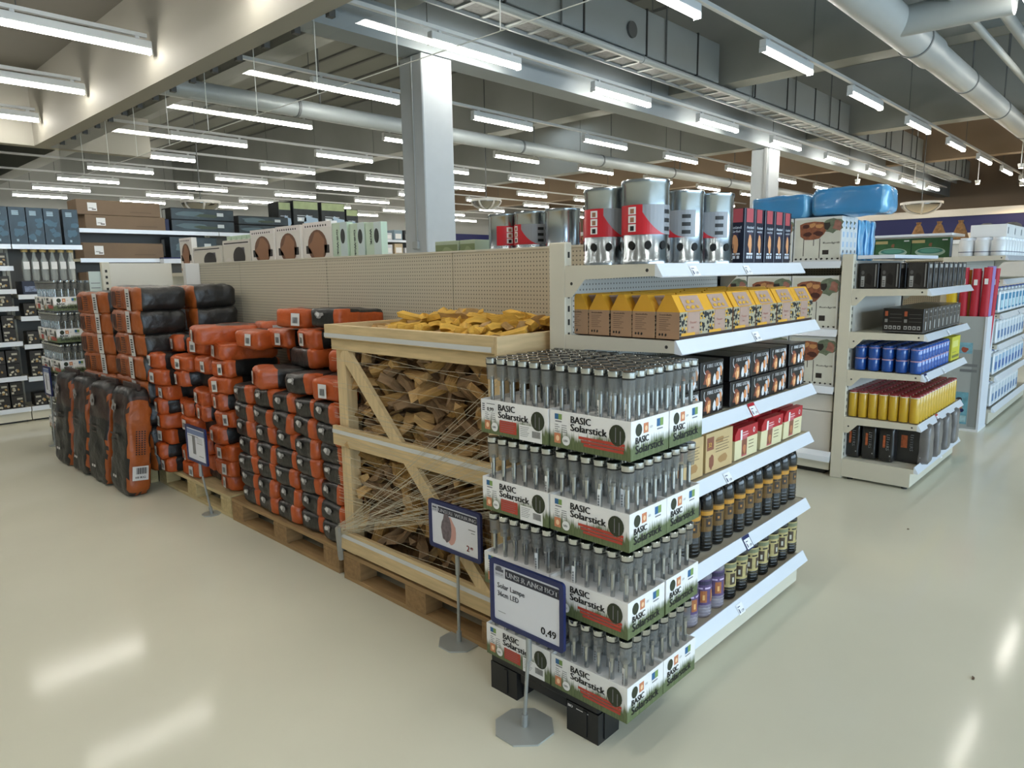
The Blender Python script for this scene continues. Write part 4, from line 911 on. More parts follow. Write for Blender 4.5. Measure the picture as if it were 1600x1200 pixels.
# black firelighter packs in two layers
def firebox():
    W, D, H = .172, .20, .098
    g = G().box(0, W, 0, D, 0, H, 0, .002); o = (0, 0, 0); r = random.Random(2)
    g.text('FIRE LION', o, FY, .045, .074, .019, 1, .0014, width=.112, bold=.0007)
    g.blob(o, FY, .05, .035, .030, .03, 2, .0006, 3, 12, .35).blob(o, FY, .055, .030, .016, .024, 3, .0008, 6, 10, .4).blob(o, FY, .06, .024, .008, .015, 5, .001, 8, 8, .4)
    for k in range(7): g.blob(o, FY, .10+.055*r.random(), .02+.045*r.random(), .013, .02, (4, 1, 3, 2)[k % 4], .0007+.0001*k, k+10, 8, .3)
    for k in range(10): a = -.6+2.0*k/10; g.rect((.028, 0, .072), FY, .022*math.cos(a+PI)*.9+.01, .022*math.sin(a+PI), .005, .003, 1, .0012)
    g.text('32', o, FY, .145, .01, .012, 1, .0014)
    o = (0, D, 0); g.text('FIRE LION', o, FX, .03, .074, .016, 1, .0014, width=.12, bold=.0006).blob(o, FX, .08, .035, .03, .025, 2, .0006, 3, 12, .35).blob(o, FX, .08, .03, .018, .016, 3, .0008, 4, 9, .3)
    return g.mesh('firebox', [mat('pack_black', '#161314', .35, coat=.3), mat('pack_white', '#d8d8da', .5), mat('flame_brown', '#7c3f28', .5), mat('flame_orange', '#d08a56', .5), mat('pack_cubes', '#b9bfc6', .5), mat('flame_pale', '#f0c590', .5)])
fm = firebox()
xs = [2.09, 2.27, 2.50, 2.685, 2.862, 3.06]
for i, x in enumerate(xs):
    for k in range(2):
        single('firelighter_pack', fm, 'black firelighter pack with flames, %s along, %s layer' % (ORD[i], ('lower', 'upper')[k]), 'firelighter pack', (x, 1.222+.004*k, .991+k*.0995), (0, 0, R.uniform(-.02, .02)), 'black firelighter packs')
# cream and red firelighter envelopes on the fourth level
def packet(kind):
    W, H = .20, .128; g = G(); o = (0, 0, 0)
    if kind == 'red':
        g.box(0, W, 0, .03, 0, H*.62, 0).prism([(0, H*.62), (W, H*.62), (W, H), (W*.12, H), (0, H*.8)], o, X_, Z_, (0, .03, 0), 1)
        g.rect(o, FY, .0, H*.62, W, .002, 1).rect(o, FY, .06, .006, .045, H*.72, 2).rect(o, FY, .062, .012, .041, H*.5, 3, .001).blob(o, FY, .082, .035, .015, .02, 4, .0014, 3, 9, .3)
        g.rect(o, FY, .045, H*.6, .016, H*.32, 5, .001); g.rect(o, FY, .065, H*.72, .05, .004, 6, .001).rect(o, FY, .065, H*.8, .045, .004, 6, .001)
        for k in range(3): g.rect(o, FY, .12, .06-.014*k, .045, .003, 7, .001)
        g.disc(o, FY, .165, H*.8, .009, .011, 5, .001).disc(o, FY, .165, H*.8, .005, .007, 1, .0014)
    else:
        g.box(0, W, 0, .035, 0, H*1.18, 8, .001); g.rect(o, FY, .006, .085, .05, .05, 3).text('32', o, FY, .015, .098, .024, 9, .0014, bold=.0008)
        g.blob(o, FY, .10, .115, .03, .012, 10, .0008, 1).blob(o, FY, .13, .04, .035, .018, 10, .0008, 4).blob(o, FY, .04, .04, .016, .03, 3, .0008, 6)
        for k in range(5): g.rect(o, FY, .07, .07+.011*k, .10-.01*(k % 2), .0025, 7, .001)
    return g.mesh('packet_' + kind, [mat('packet_cream', '#d9cfa6', .5), mat('packet_red', '#b0202a', .4), mat('packet_pink', '#c2636a', .45), mat('packet_brown', '#85503a', .5), mat('packet_fire', '#b9764e', .5), WHITE, mat('packet_soft', '#e5b4b6', .5), mat('packet_ink', '#6a5a40', .6), mat('packet_kraft', '#c3a878', .6), mat('packet_gold', '#f0c060', .5), mat('packet_tan', '#a47e4e', .6)])
pr_, pc = packet('red'), packet('cream')
for i in range(3):
    for j in range(8):
        if j in (3,) and i == 0: continue
        single('firelighter_packet', pr_, 'red topped cream firelighter packet, %s group along, %s from the front' % (ORD[i], ORD[j]), 'firelighter packet', (2.56+i*.235+.003*j, 1.225+j*.042, .763), (R.uniform(-.02, .06), 0, R.uniform(-.04, .04)), 'red topped firelighter packets')
for i in range(2):
    for j in range(7):
        single('firelighter_packet', pc, 'kraft brown firelighter packet, %s group along, %s from the front' % (ORD[i], ORD[j]), 'firelighter packet', (2.10+i*.225+.004*j, 1.225+j*.055, .763), (0, 0, R.uniform(-.04, .04)), 'kraft firelighter packets')
for i in range(3):
    g = G().box(0, .20, 0, .03, 0, .185, 0, .001); o = (0, 0, 0)
    g.rect(o, FY, .01, .04, .05, .13, 1).rect(o, FY, .07, .04, .055, .14, 2).blob(o, FY, .10, .12, .02, .022, 3, .001, 3).rect(o, FY, .14, .05, .05, .11, 1, .001).disc(o, FY, .035, .165, .004, .004, 4, .001)
    single('display_carton', g.mesh('dc', [MATS['packet_cream'], mat('pale_print', '#b7ab8c', .6), MATS['packet_brown'], MATS['packet_fire'], BLACK]), 'tall cream display carton behind the red packets, %s along' % ORD[i], 'carton', (2.43+i*.27, 1.60, .763), (0, 0, 0), 'tall display cartons')
# bottles
def bottle(h, r, kind):
    n = 20; b = G(); c = G(); l = G()
    if kind == 'amber': pf = [(r*.9, 0), (r, .008), (r, h*.28), (r*.96, h*.30), (r*.96, h*.66), (r, h*.68), (r*.97, h*.80), (r*.80, h*.9), (r*.38, h*.945)]; lz = (h*.31, h*.655)
    else: pf = [(r*.9, 0), (r, .008), (r, h*.16), (r*.97, h*.18), (r*.97, h*.72), (r, h*.74), (r*.85, h*.84), (r*.36, h*.91)]; lz = (h*.2, h*.70)
    b.lathe(pf, 0, n)
    for k in range(4): z = h*(.04+.055*k); b.lathe([(r*1.0, z), (r*1.03, z+.004), (r*1.0, z+.008)], 0, n, cap=False)
    c.lathe([(r*.42, h*.92), (r*.44, h*.93), (r*.44, h*.99), (r*.36, h)], 0, 14)
    rr = r*.985; z0, z1 = lz; k = 16; a0, a1 = PI*.8, PI*1.95
    for i in range(k):
        p, q = a0+(a1-a0)*i/k, a0+(a1-a0)*(i+1)/k
        def qd(za, zb, m, e=0): l.poly([((rr+e)*math.cos(p), (rr+e)*math.sin(p), za), ((rr+e)*math.cos(q), (rr+e)*math.sin(q), za), ((rr+e)*math.cos(q), (rr+e)*math.sin(q), zb), ((rr+e)*math.cos(p), (rr+e)*math.sin(p), zb)], m)
        qd(z0, z1, 0); qd(z1-.022, z1-.006, 1, .0006)
        if i % 5 in (1, 2, 3): qd(z0+.02, z0+(z1-z0)*.6, 2, .0006)
        if i % 5 == 2: qd(z0+.03, z0+(z1-z0)*.45, 3, .0010)
        if i % 4 != 3: qd(z0+(z1-z0)*.66, z0+(z1-z0)*.72, 4, .0006)
    return b, c, l
def bottle_parts(h, r, kind, cols, body, capm):
    b, c, l = bottle(h, r, kind)
    return [('body', b.mesh('bo', [body], 'auto')), ('cap', c.mesh('ca', [capm], 'auto')), ('label_wrap', l.mesh('la', [mat(kind + '_lab%d' % i, x, .45, var=.12 if i < 3 else 0, vscale=60) for i, x in enumerate(cols)]))]
BBODY = mat('bottle_black', '#131312', .22, coat=.3)
ab = bottle_parts(.255, .036, 'amber', ('#6e5228', '#c08a30', '#332618', '#b07a38', '#1c1a16'), BBODY, BBODY)
for i in range(13):
    thing('lamp_oil_bottle', 'slim black bottle with amber label, %s along the shelf' % ORD[i], 'bottle', ab, (2.12+i*.0905, 1.262+R.uniform(-.004, .004), .441), (0, 0, R.uniform(-.25, .25)), 'black bottles with amber labels')
    if i < 12: thing('lamp_oil_bottle', 'black amber-labelled bottle in the second row, %s along' % ORD[i], 'bottle', ab, (2.16+i*.0905, 1.345, .441), (0, 0, R.uniform(-.25, .25)), 'black bottles with amber labels, second row')
cb = bottle_parts(.228, .040, 'cream', ('#b5a672', '#7d8262', '#4a3c2c', '#c5c2b4', '#2a261e'), BBODY, BBODY)
PURP = mat('clear_bottle', '#b9b3bf', .08, alpha=.45, coat=.5)
pb_ = bottle_parts(.228, .040, 'violet', ('#5c4a72', '#3a3550', '#a8673f', '#e0b070', '#c9b7d8'), PURP, mat('cap_dusk', '#4b4a58', .4))
k = 0
for i in range(10):
    x = 2.29+i*.106
    cl = i < 3
    if not cl: k += 1
    thing('lamp_oil_bottle', ('clear lamp oil bottle with violet label, %s from the stick trays' % ORD[i]) if cl else ('black bottle with cream label on the bottom deck, %s after the clear ones' % ORD[k-1]), 'bottle', pb_ if cl else cb, (x, 1.265, .163), (0, 0, R.uniform(-.5, .5)), ('clear lamp oil bottles' if cl else 'black bottles with cream labels'))
    if not cl: thing('lamp_oil_bottle', 'cream-labelled black bottle in the second bottom row, %s along' % ORD[k-1], 'bottle', cb, (x+.02, 1.36, .163), (0, 0, R.uniform(-.5, .5)), 'black bottles with cream labels, second row')
# ================================================================== goods around the second end bay
def grillbox(W, H, D=.075):
    g = G().box(0, D, 0, W, 0, H, 0, .002); o = (0, W, 0)
    g.rect(o, FX, .01, .015, W-.02, H-.03, 1, .0004)
    g.blob(o, FX, W*.82, H*.80, W*.20, H*.16, 2, .0008, 1, 16, .2).blob(o, FX, W*.68, H*.80, .022, .03, 3, .001, 2, 10, .3).blob(o, FX, W*.90, H*.80, .032, .036, 4, .0011, 3, 12, .3)
    q = [(.12, .84), (.22, .885), (.42, .905), (.62, .885), (.64, .74), (.68, .70), (.64, .62), (.54, .52), (.40, .495), (.24, .50), (.14, .58)]
    for a, b in ((.21, .13), (.42, .36), (.55, .08)): g.rect(o, FX, W*a, H*b, .005, H*(.52-b), 3, .0009)
    g.add([Vector(o)+FX[0]*(W*a)+Z_*(H*b)+Vector((-.0014, 0, 0)) for a, b in q], [tuple(range(len(q)))], 5)
    for k in range(3): g.blob(o, FX, W*(.25+.14*k), H*(.80+.02*(k % 2)), W*.07, H*.05, 7 if k else 6, .002, k, 10, .25)
    for k in range(2): g.blob(o, FX, W*(.3+.22*k), H*.63, W*.1, H*.05, 6, .002, k+4, 10, .25)
    g.text('Rundgrill', o, FX, W*.62, H*.40, .018, 3, .0012, width=W*.34, bold=.0006).rect(o, FX, W*.62, H*.16, W*.13, H*.10, 3, .001)
    for k in range(9): g.blob(o, FX, .02+k*(W-.04)/8, .02, .009, .007, 3, .001, k, 7, .3)
    for k in range(4): g.rect((0, 0, 0), FY, D*.25, .03+k*H*.22, D*.4, H*.12, 8, .0008)
    g.disc((0, 0, 0), FY, D*.5, H*.22, .01, .012, 3, .0012)
    return g.mesh('grillbox', [mat('gb_white', '#d9dad8', .45), mat('gb_sage', '#cfcec2', .45, var=.08, vscale=6), mat('gb_leaf', '#6b7560', .6, var=.3, vscale=30), mat('gb_ink', '#2c2522', .5), mat('gb_rose', '#9a6a5c', .6, var=.25, vscale=30), mat('gb_rust', '#8a5238', .55, var=.3, vscale=40), mat('gb_char', '#4a241c', .6), mat('gb_meat', '#c08a58', .6), mat('gb_blue', '#a9c0d6', .5)])
GBM = [grillbox(.335, .315), grillbox(.335, .385), grillbox(.335, .36)]
LV = [(1.562, 'on the top shelf'), (1.077, 'on the middle shelf'), (.662, 'on the lower shelf')]
for li, (z, w) in enumerate(LV):
    for c in range(7):
        for d in range(4 if c == 0 and li == 0 else (2 if c < 3 else 1)):
            single('round_grill_box', GBM[li], 'pale round grill box %s, %s column from the end bay, %s deep' % (w, ORD[c], ORD[d]), 'box', (5.225+d*.082, 1.765+c*.345, z), (0, 0, 0), 'round grill boxes ' + w)
# blue foam blocks wrapped in film
FOAM = mat('foam_blue', '#3a86bd', .3, var=.08, vscale=5, bump=.3, bscale=9, coat=.5); FOAMD = mat('foam_end', '#6fb2dd', .25, var=.1, vscale=20, coat=.7)
def foam(L, W, H, seed, xlong=False):
    def sc(x, y, z, ax): return 1 if y < -.9 else 0
    return bag_mesh(W, L, H, sc, seed, 8, 14, 8, 10, .010).mesh('foam', [FOAM, FOAMD], True)
single('foam_block', foam(.50, .30, .19, 3), 'blue film wrapped foam block lying across the round grill boxes, nearer the end bay', 'foam block', (5.36, 1.74, 1.975), (0, .03, .05), 'blue foam blocks')
single('foam_block', foam(.44, .30, .17, 5), 'blue film wrapped foam block lying farther along the grill boxes', 'foam block', (5.36, 2.22, 1.965), (0, -.02, -.03), 'blue foam blocks')
for i in range(3):
    single('foam_roll', foam(.08, .13, .30, 8+i), 'upright light blue foam roll behind the grill boxes, %s one' % ORD[i], 'foam block', (5.64+i*.14, 1.80, 1.715), (0, 0, .1*i), 'upright blue foam rolls')
# second end bay, from the top shelf down
single('top_board', G().box(5.25, 6.4, 1.42, 1.66, 1.575, 1.6, 0, .002).mesh('tb', [WHITE_ST]), 'white board shelf lying at the top of the second end bay', 'board')
def blackbox(W, D, H, deco_):
    g = G().box(0, D, 0, W, 0, H, 0, .002); o = (0, W, 0)
    if deco_ == 'lamp':
        g.rect(o, FX, .004, .004, W*.72, H-.008, 1, .0005).rect(o, FX, .012, .01, .022, H*.42, 2, .001).rect(o, FX, W*.82, .01, .008, H-.02, 3, .001).disc(o, FX, .022, H*.62, .01, .014, 4, .001).blob(o, FX, W*.5, H*.35, .022, .04, 0, .0012, 3)
        for k in range(3): g.rect(o, FX, .015, .018+.014*k, .015, .008, 4, .0014)
        g.rect((0, 0, 0), FY, .005, .01, D-.01, H-.02, 1, .0005).rect((0, 0, 0), FY, D*.15, H*.78, D*.6, H*.14, 2, .001).blob((0, 0, 0), FY, D*.5, H*.4, D*.25, H*.22, 4, .001, 4)
    else:
        for s in (0, 1):
            a = .012+s*W*.48; g.rect(o, FX, a, H*.68, .018, H*.2, 5, .001).rect(o, FX, a, H*.42, .018, H*.14, 3, .001).rect(o, FX, a+.03, H*.45, W*.3, .003, 4, .001).rect(o, FX, a+.03, H*.6, W*.3, .003, 4, .001).rect(o, FX, a+.03, H*.75, W*.3, .003, 4, .001)
            for k in range(4): g.rect(o, FX, a+.027*k, H*.14, .020, .024, 2, .001).rect(o, FX, a+.027*k+.005, H*.17, .009, .012, 0, .0014)
        g.rect(o, FX, 0, .006, W, .002, 2, .001); g.rect((0, 0, 0), FY, 0, .006, D, .002, 2, .001)
        g.rect((0, 0, 0), FY, D*.35, H*.12, D*.25, H*.35, 2, .001).rect((0, 0, 0), FY, D*.2, H*.62, D*.5, .003, 2, .001).disc((0, 0, 0), FY, D*.5, H*.86, D*.15, .008, 2, .001)
    return g.mesh('bb', [mat('box_black', '#181615', .35, coat=.3), mat('box_dusk', '#2c2927', .4, var=.2, vscale=20), mat('box_silver', '#a7a6a3', .4), mat('box_line', '#82807c', .5), mat('box_grey', '#5a5856', .5), mat('box_rust', '#a5512f', .5)])
b1 = blackbox(.122, .105, .172, 'lamp'); n = 0
for i in range(8):
    for j, y in enumerate((1.215, 1.385, 1.52)):
        if i == 0 and j == 0: pass
        single('lamp_carton', b1, 'black lamp carton on the upper level, %s along the aisle, %s in from the edge' % (ORD[i], ORD[j]), 'carton', (5.26+i*.14, y, 1.374), (0, 0, R.uniform(-.02, .02)), 'black lamp cartons')
b2 = blackbox(.25, .112, .165, 'pack')
for i in range(9):
    single('grill_tool_pack', b2, 'black pack with white pictograms on the second level, %s along the aisle' % ORD[i], 'carton', (5.27+i*.118, 1.225, 1.073), (0, 0, 0), 'black pictogram packs')
# blue jars, two tiers of two-part jars
JB = mat('jar_blue', '#1f4f9e', .2, coat=.6); JR = mat('jar_band', '#a98aa0', .4); JD = mat('jar_navy', '#142f66', .3)
jar = [('glass', G().lathe([(.034, 0), (.037, .006), (.037, .08), (.033, .088), (.037, .096), (.037, .165), (.030, .175)], 0, 16).mesh('j', [JB], 'auto')), ('label_band', G().lathe([(.0375, .078), (.0375, .086)], 0, 16, cap=False).lathe([(.0375, .158), (.0375, .162)], 0, 16, cap=False).mesh('jb', [JR])), ('lid', G().lathe([(.031, .172), (.031, .18)], 0, 16).mesh('jl', [JD]))]
for i in range(10):
    for j in range(5):
        thing('candle_jar', 'blue glass candle jar, %s along, %s in from the shelf edge' % (ORD[i], ORD[j]), 'candle jar', jar, (5.27+i*.082, 1.25+j*.088, .803), (0, 0, 0), 'blue candle jars')
single('yellow_carton', G().box(6.10, 6.36, 1.215, 1.33, .803, .985, 0, .002).rect((6.10, 1.215, .803), FY, .02, .02, .22, .02, 1).rect((6.10, 1.215, .803), FY, .02, .06, .12, .004, 1).rect((6.10, 1.215, .803), FY, .02, .1, .18, .05, 2).rect((6.10, 1.33, .803), FX, .01, .02, .09, .14, 2).mesh('yc', [mat('carton_lemon', '#c9c23a', .5), mat('lemon_ink', '#7b7a3a', .5), mat('lemon_pale', '#d9d67a', .5)]), 'lemon yellow carton at the far end of the blue jars', 'carton')
# yellow cans with red tops
YC = mat('can_yellow', '#c9a32c', .3, coat=.3); YW = mat('can_band', '#dcd6c4', .4); YR = mat('can_red', '#8a1f26', .35)
can = [('body', G().lathe([(.029, 0), (.031, .004), (.031, .165), (.029, .17)], 0, 16).mesh('c', [YC], 'auto')), ('rim', G().lathe([(.0305, .170), (.0305, .176)], 0, 16).mesh('cr', [YW])), ('lid', G().lathe([(.0295, .176), (.0295, .186)], 0, 16).mesh('cl', [YR]))]
for i in range(15):
    for j in range(7):
        thing('citronella_can', 'yellow can with dark red lid, %s along, %s in from the shelf edge' % (ORD[i], ORD[j]), 'can', can, (5.265+i*.0745, 1.235+j*.066, .463), (0, 0, 0), 'yellow cans with red lids')
# black charcoal sacks on the bottom deck
LBM = [mat('sack_black', '#1d1c1d', .3, bump=.35, bscale=12, coat=.3), mat('sack_glow', '#a8552f', .5, var=.4, vscale=40), mat('sack_letters', '#a9a9a9', .5), mat('sack_dusty', '#6d6a68', .35, var=.18, vscale=10, bump=.3, bscale=10, coat=.4)]
def blacksack(W, D, H, seed, dusty=False):
    g = bag_mesh(H, W, D, lambda x, y, z, ax: 3 if dusty and y < -.45 else 0, seed, 14, 8, 8, 12, .005); g.v = [(-c, b, a+H/2) for a, b, c in g.v]
    o = (-D/2-.003, W/2, 0); g.rect(o, FX, W*.3, H*.38, W*.16, H*.32, 1, .0015)
    g.text('LITTERS', (-D/2-.003, W/2, H*.74), (-Z_, -Y_), 0, W*.53, .03, 2, .003, width=H*.42, bold=.0006)
    g.disc(o, FX, W*.8, H*.18, .004, .005, 2, .0015)
    return g.mesh('bs', LBM, True)
for i, y in enumerate((1.625, 1.515, 1.40)):
    single('charcoal_pouch', blacksack(.098, .26, .275, 60+i), 'black glossy briquette pouch on the bottom deck, %s from the post' % ORD[i], 'charcoal bag', (5.40, y, .155), (0, 0, 0), 'black briquette pouches')
for i in range(4):
    single('charcoal_pouch', blacksack(.25, .118, .28, 70+i, True), 'dusty dark briquette pouch along the aisle edge, %s from the near corner' % ORD[i], 'charcoal bag', (5.41+i*.262, 1.275, .155), (0, 0, 0), 'dusty briquette pouches along the aisle')
# green boat boxes on the third run
def boatbox(W):
    g = G().box(0, .12, 0, W, 0, .20, 0, .002); o = (0, W, 0)
    g.rect(o, FX, .0, .15, W*.35, .03, 1).disc(o, FX, W*.5, .06, W*.4, .045, 2, .001, 20).disc(o, FX, W*.5, .07, W*.34, .028, 3, .0014, 20).disc(o, FX, W*.5, .072, W*.26, .02, 4, .0018, 20).rect(o, FX, W*.8, .17, W*.14, .012, 5).blob(o, FX, W*.5, .13, .015, .02, 6, .0016, 1).rect((0, 0, 0), FY, .01, .01, .1, .18, 7)
    return g.mesh('boat', [mat('boat_green', '#2f5a35', .5, var=.15, vscale=12), mat('boat_sun', '#c9b27a', .5), mat('boat_rim', '#9fb7a8', .5), mat('boat_teal', '#3f7a70', .5), mat('boat_mint', '#5c9a8a', .5), WHITE, mat('boat_skin', '#8a5a40', .6), mat('boat_blue', '#7d9cc0', .5)])
bb = boatbox(.34)
for i in range(6):
    single('boat_carton', bb, 'green inflatable boat carton on the third run, %s from the aisle' % ORD[i], 'carton', (8.12, 1.71+i*.345, 1.602), (0, 0, 0), 'green boat cartons')
single('top_board', G().box(8.05, 8.6, 1.68, 4.2, 1.815, 1.84, 0, .002).mesh('tb', [WHITE_ST]), 'white board lying on the green boat cartons', 'board')
# display bin with swim noodles
bh = 1.06
def bin_mesh():
    g = G(); o = (7.50, 1.56, 0); W = .32
    g.box(7.5, 7.515, 1.24, 1.56, .02, bh).box(7.795, 7.81, 1.24, 1.56, .02, bh).box(7.515, 7.795, 1.24, 1.25, .02, bh).box(7.515, 7.795, 1.55, 1.56, .02, bh).box(7.515, 7.795, 1.25, 1.55, .02, .05)
    g.rect(o, FX, .0, .06, W*.72, .30, 1, .001); g.rect(o, FX, .0, .72, W*.72, .10, 2, .001); g.rect(o, FX, W*.74, .04, W*.22, .72, 3, .0008)  # pool prints, then the bin's grey border strip
    g.rect(o, FX, W*.45, .55, W*.42, .025, 4, .0014).rect(o, FX, W*.45, .60, W*.42, .025, 4, .0014).rect(o, FX, .10, 1.0, .03, .004, 4, .001).rect(o, FX, .085, .998, .004, .014, 5, .001)
    for k in range(3): g.blob(o, FX, .03+.07*k, .755, .026, .026, 6, .0014, k, 12, .2)
    # two bathers printed on the panel
    g.blob(o, FX, .085, .17, .034, .022, 7, .0014, 1, 14, .15).disc(o, FX, .085, .21, .021, .03, 7, .0016).blob(o, FX, .085, .232, .023, .016, 5, .002, 3, 12, .15)
    g.blob(o, FX, .155, .20, .034, .05, 7, .0014, 6, 14, .15).disc(o, FX, .155, .275, .02, .027, 7, .0018).blob(o, FX, .16, .292, .025, .02, 5, .0022, 4, 12, .15).blob(o, FX, .185, .19, .022, .018, 8, .002, 4, 10, .2)
    g.disc(o, FX, .077, .215, .003, .002, 5, .0024).disc(o, FX, .093, .215, .003, .002, 5, .0024).disc(o, FX, .148, .278, .0028, .002, 5, .0026).disc(o, FX, .162, .278, .0028, .002, 5, .0026).rect(o, FX, .078, .198, .014, .002, 5, .0024).rect(o, FX, .149, .262, .012, .002, 5, .0026)
    g.rect(o, FX, .0, .08, W*.7, .06, 9, .0024)
    return g.mesh('bin', [mat('bin_grey', '#a9adab', .5), mat('pool_blue', '#6fa5b5', .5, var=.25, vscale=18), mat('pool_pale', '#7fb0c0', .5, var=.2, vscale=18), mat('bin_border', '#8d918f', .5), mat('bin_bar', '#77797a', .5), mat('hair_dark', '#30282a', .6), mat('float_red', '#a5503c', .5), mat('skin_print', '#c48a6c', .6), BLUE, mat('water_froth', '#a5c8cf', .4, var=.2, vscale=40)])
thing('noodle_bin', 'tall grey cardboard display bin printed with bathers in a pool', 'display bin', [('box', bin_mesh()), ('edge_strip', G().box(7.492, 7.5, 1.232, 1.25, 0, bh).box(7.5, 7.81, 1.232, 1.24, 0, bh).mesh('es', [WHITE_ST])), ('base', G().box(7.48, 7.83, 1.23, 1.58, 0, .02).mesh('bs', [WHITE]))])
NC = {'red': '#b62233', 'yellow': '#d9b81e', 'violet': '#8f7bb5', 'orange': '#d98a2a'}
for i, (c, x, y, tx, ty, h) in enumerate((('red', 7.556, 1.43, -.0, .02, 1.50), ('red', 7.556, 1.355, -.0, -.0, 1.49), ('red', 7.556, 1.292, -.0, -.02, 1.50), ('orange', 7.63, 1.44, 0, .0, 1.48), ('yellow', 7.556, 1.506, .0, .03, 1.52), ('yellow', 7.63, 1.51, .0, .06, 1.50), ('violet', 7.63, 1.29, 0, -.03, 1.51), ('red', 7.72, 1.29, 0, -.05, 1.49), ('yellow', 7.72, 1.50, 0, .1, 1.43), ('red', 7.66, 1.365, .0, .0, 1.47))):
    m = mat('noodle_' + c, NC[c], .6); g = G().tube((0, 0, 0), (tx, ty, h-.06), .034, 0, 16); e = link('swim_noodle', None, None, (x, y, .06)); tag(e, '%s swim noodle standing in the display bin, %s of the bundle' % (c, ORD[i]), 'swim noodle', 'swim noodles in the bin')
    link('foam_tube', g.mesh('sn', [m], 'auto'), e); link('tag_label', G().rect((tx*.9-.036, ty*.9+.014, h*.86), FX, 0, 0, .028, .05, 0).mesh('tg', [WHITE]), e)
# goods on the far end bay
def tub(r, h, capr=.85):
    return [('tub', G().lathe([(r*.95, 0), (r, .01), (r, h*.8), (r*.9, h*.86)], 0, 20).mesh('t', [mat('tub_white', '#dfe1e2', .3)], 'auto')), ('lid', G().lathe([(r*capr, h*.86), (r*capr, h)], 0, 20).mesh('tl', [mat('tub_lid', '#e8eaee', .3)], 'auto')), ('band', G().lathe([(r+.001, h*.2), (r+.001, h*.24)], 0, 20, cap=False).mesh('tb', [mat('tub_band', '#4a4f66', .5)]))]
tb1 = tub(.062, .17)
for i in range(12):
    for j in range(3):
        thing('pool_tub', 'white pool chemical tub on the top level, %s along, %s in' % (ORD[i], ORD[j]), 'tub', tb1, (7.93+i*.15, 1.27+j*.13, 1.607), (0, 0, 0), 'white tubs on the far top shelf')
for i in range(5):
    single('paper_carton', G().box(0, .36, 0, .3, 0, .12, 0, .004).rect((0, 0, 0), FY, .02, .03, .05, .06, 1).mesh('pc', [WHITE, GREY]), 'white carton stacked over the white tubs, %s along' % ORD[i], 'carton', (8.15+i*.37, 1.25, 1.785), (0, 0, 0), 'white cartons over the tubs')
def canister(W, D, H, colA, colB, tag_):
    g = G().box(0, W, 0, D, 0, H*.86, 0, .012).box(W*.08, W*.5, D*.25, D*.75, H*.86, H*.96, 0, .008); o = (0, 0, 0)
    g.rect(o, FY, W*.12, H*.12, W*.76, H*.62, 1, .0012).rect(o, FY, W*.2, H*.2, W*.6, H*.3, 2, .002).rect((0, D, 0), FX, D*.15, H*.12, D*.7, H*.6, 1, .0012).rect((0, D, 0), FX, D*.25, H*.2, D*.5, H*.25, 2, .002)
    c = G().lathe([(.022, H*.9), (.022, H)], 0, 14, (W*.72, D*.5))
    return [('body', g.mesh('cb', [mat('canister_white', '#e6e9ec', .3), mat('can_' + colA, colA, .4), mat('can_' + colB, colB, .4)])), ('cap', c.mesh('cc', [mat('cap_blue', '#2f4f9a', .35)]))]
ca = canister(.17, .11, .24, '#9fc0da', '#3a6ab0', 'a'); cb2 = canister(.15, .12, .25, '#cfd9df', '#5a7fae', 'b'); cc = canister(.19, .12, .24, '#3f8fb8', '#bfe0ea', 'c')
for lv, (z, cm, step, nm) in enumerate(((.172, cb2, .165, 'white canister'), (.482, ca, .185, 'white and blue canister'), (.782, cb2, .17, 'pale canister'), (1.072, cc, .205, 'bright blue canister'), (1.392, None, .1, ''))):
    if cm is None: continue
    for i in range(9):
        thing('pool_canister', '%s on the far end bay, %s level from the floor, %s along' % (nm, ORD[lv], ORD[i]), 'canister', cm, (7.92+i*step, 1.22, z+.0), (0, 0, 0), nm + 's on the far end bay')
# ornaments on the counter before the blue band
single('display_counter', G().box(13.0, 13.8, -.5, 5.5, 0, 1.86, 0, .01).box(12.95, 13.85, -.55, 5.55, 1.86, 1.92, 1).mesh('dc', [mat('counter_white', '#cfcac2', .5), WHITE]), 'long white display counter far back under the blue band', 'counter')
cone = G().lathe([(.10, 0), (.13, .02), (.05, .24), (.03, .27), (.04, .31)], 0, 14).mesh('cone', [mat('wicker', '#8a6238', .8, var=.3, vscale=30, bump=.6)], 'auto')
ball = G().lathe([(.05, 0), (.13, .06), (.15, .13), (.11, .21), (.05, .24)], 0, 14).mesh('ball', [mat('stoneware', '#5f5d58', .7, var=.2, vscale=20)], 'auto')
for i in range(3): single('wicker_cone', cone, 'brown wicker cone on the far counter, %s in the line' % ORD[i], 'ornament', (13.2, 3.25-i*.30, 1.922), (0, 0, 0), 'wicker cones')
for i in range(4): single('stone_vase', ball, 'round grey vase on the far counter, %s after the wicker cones' % ORD[i], 'vase', (13.2, 2.3-i*.33, 1.922), (0, 0, 0), 'round grey vases')
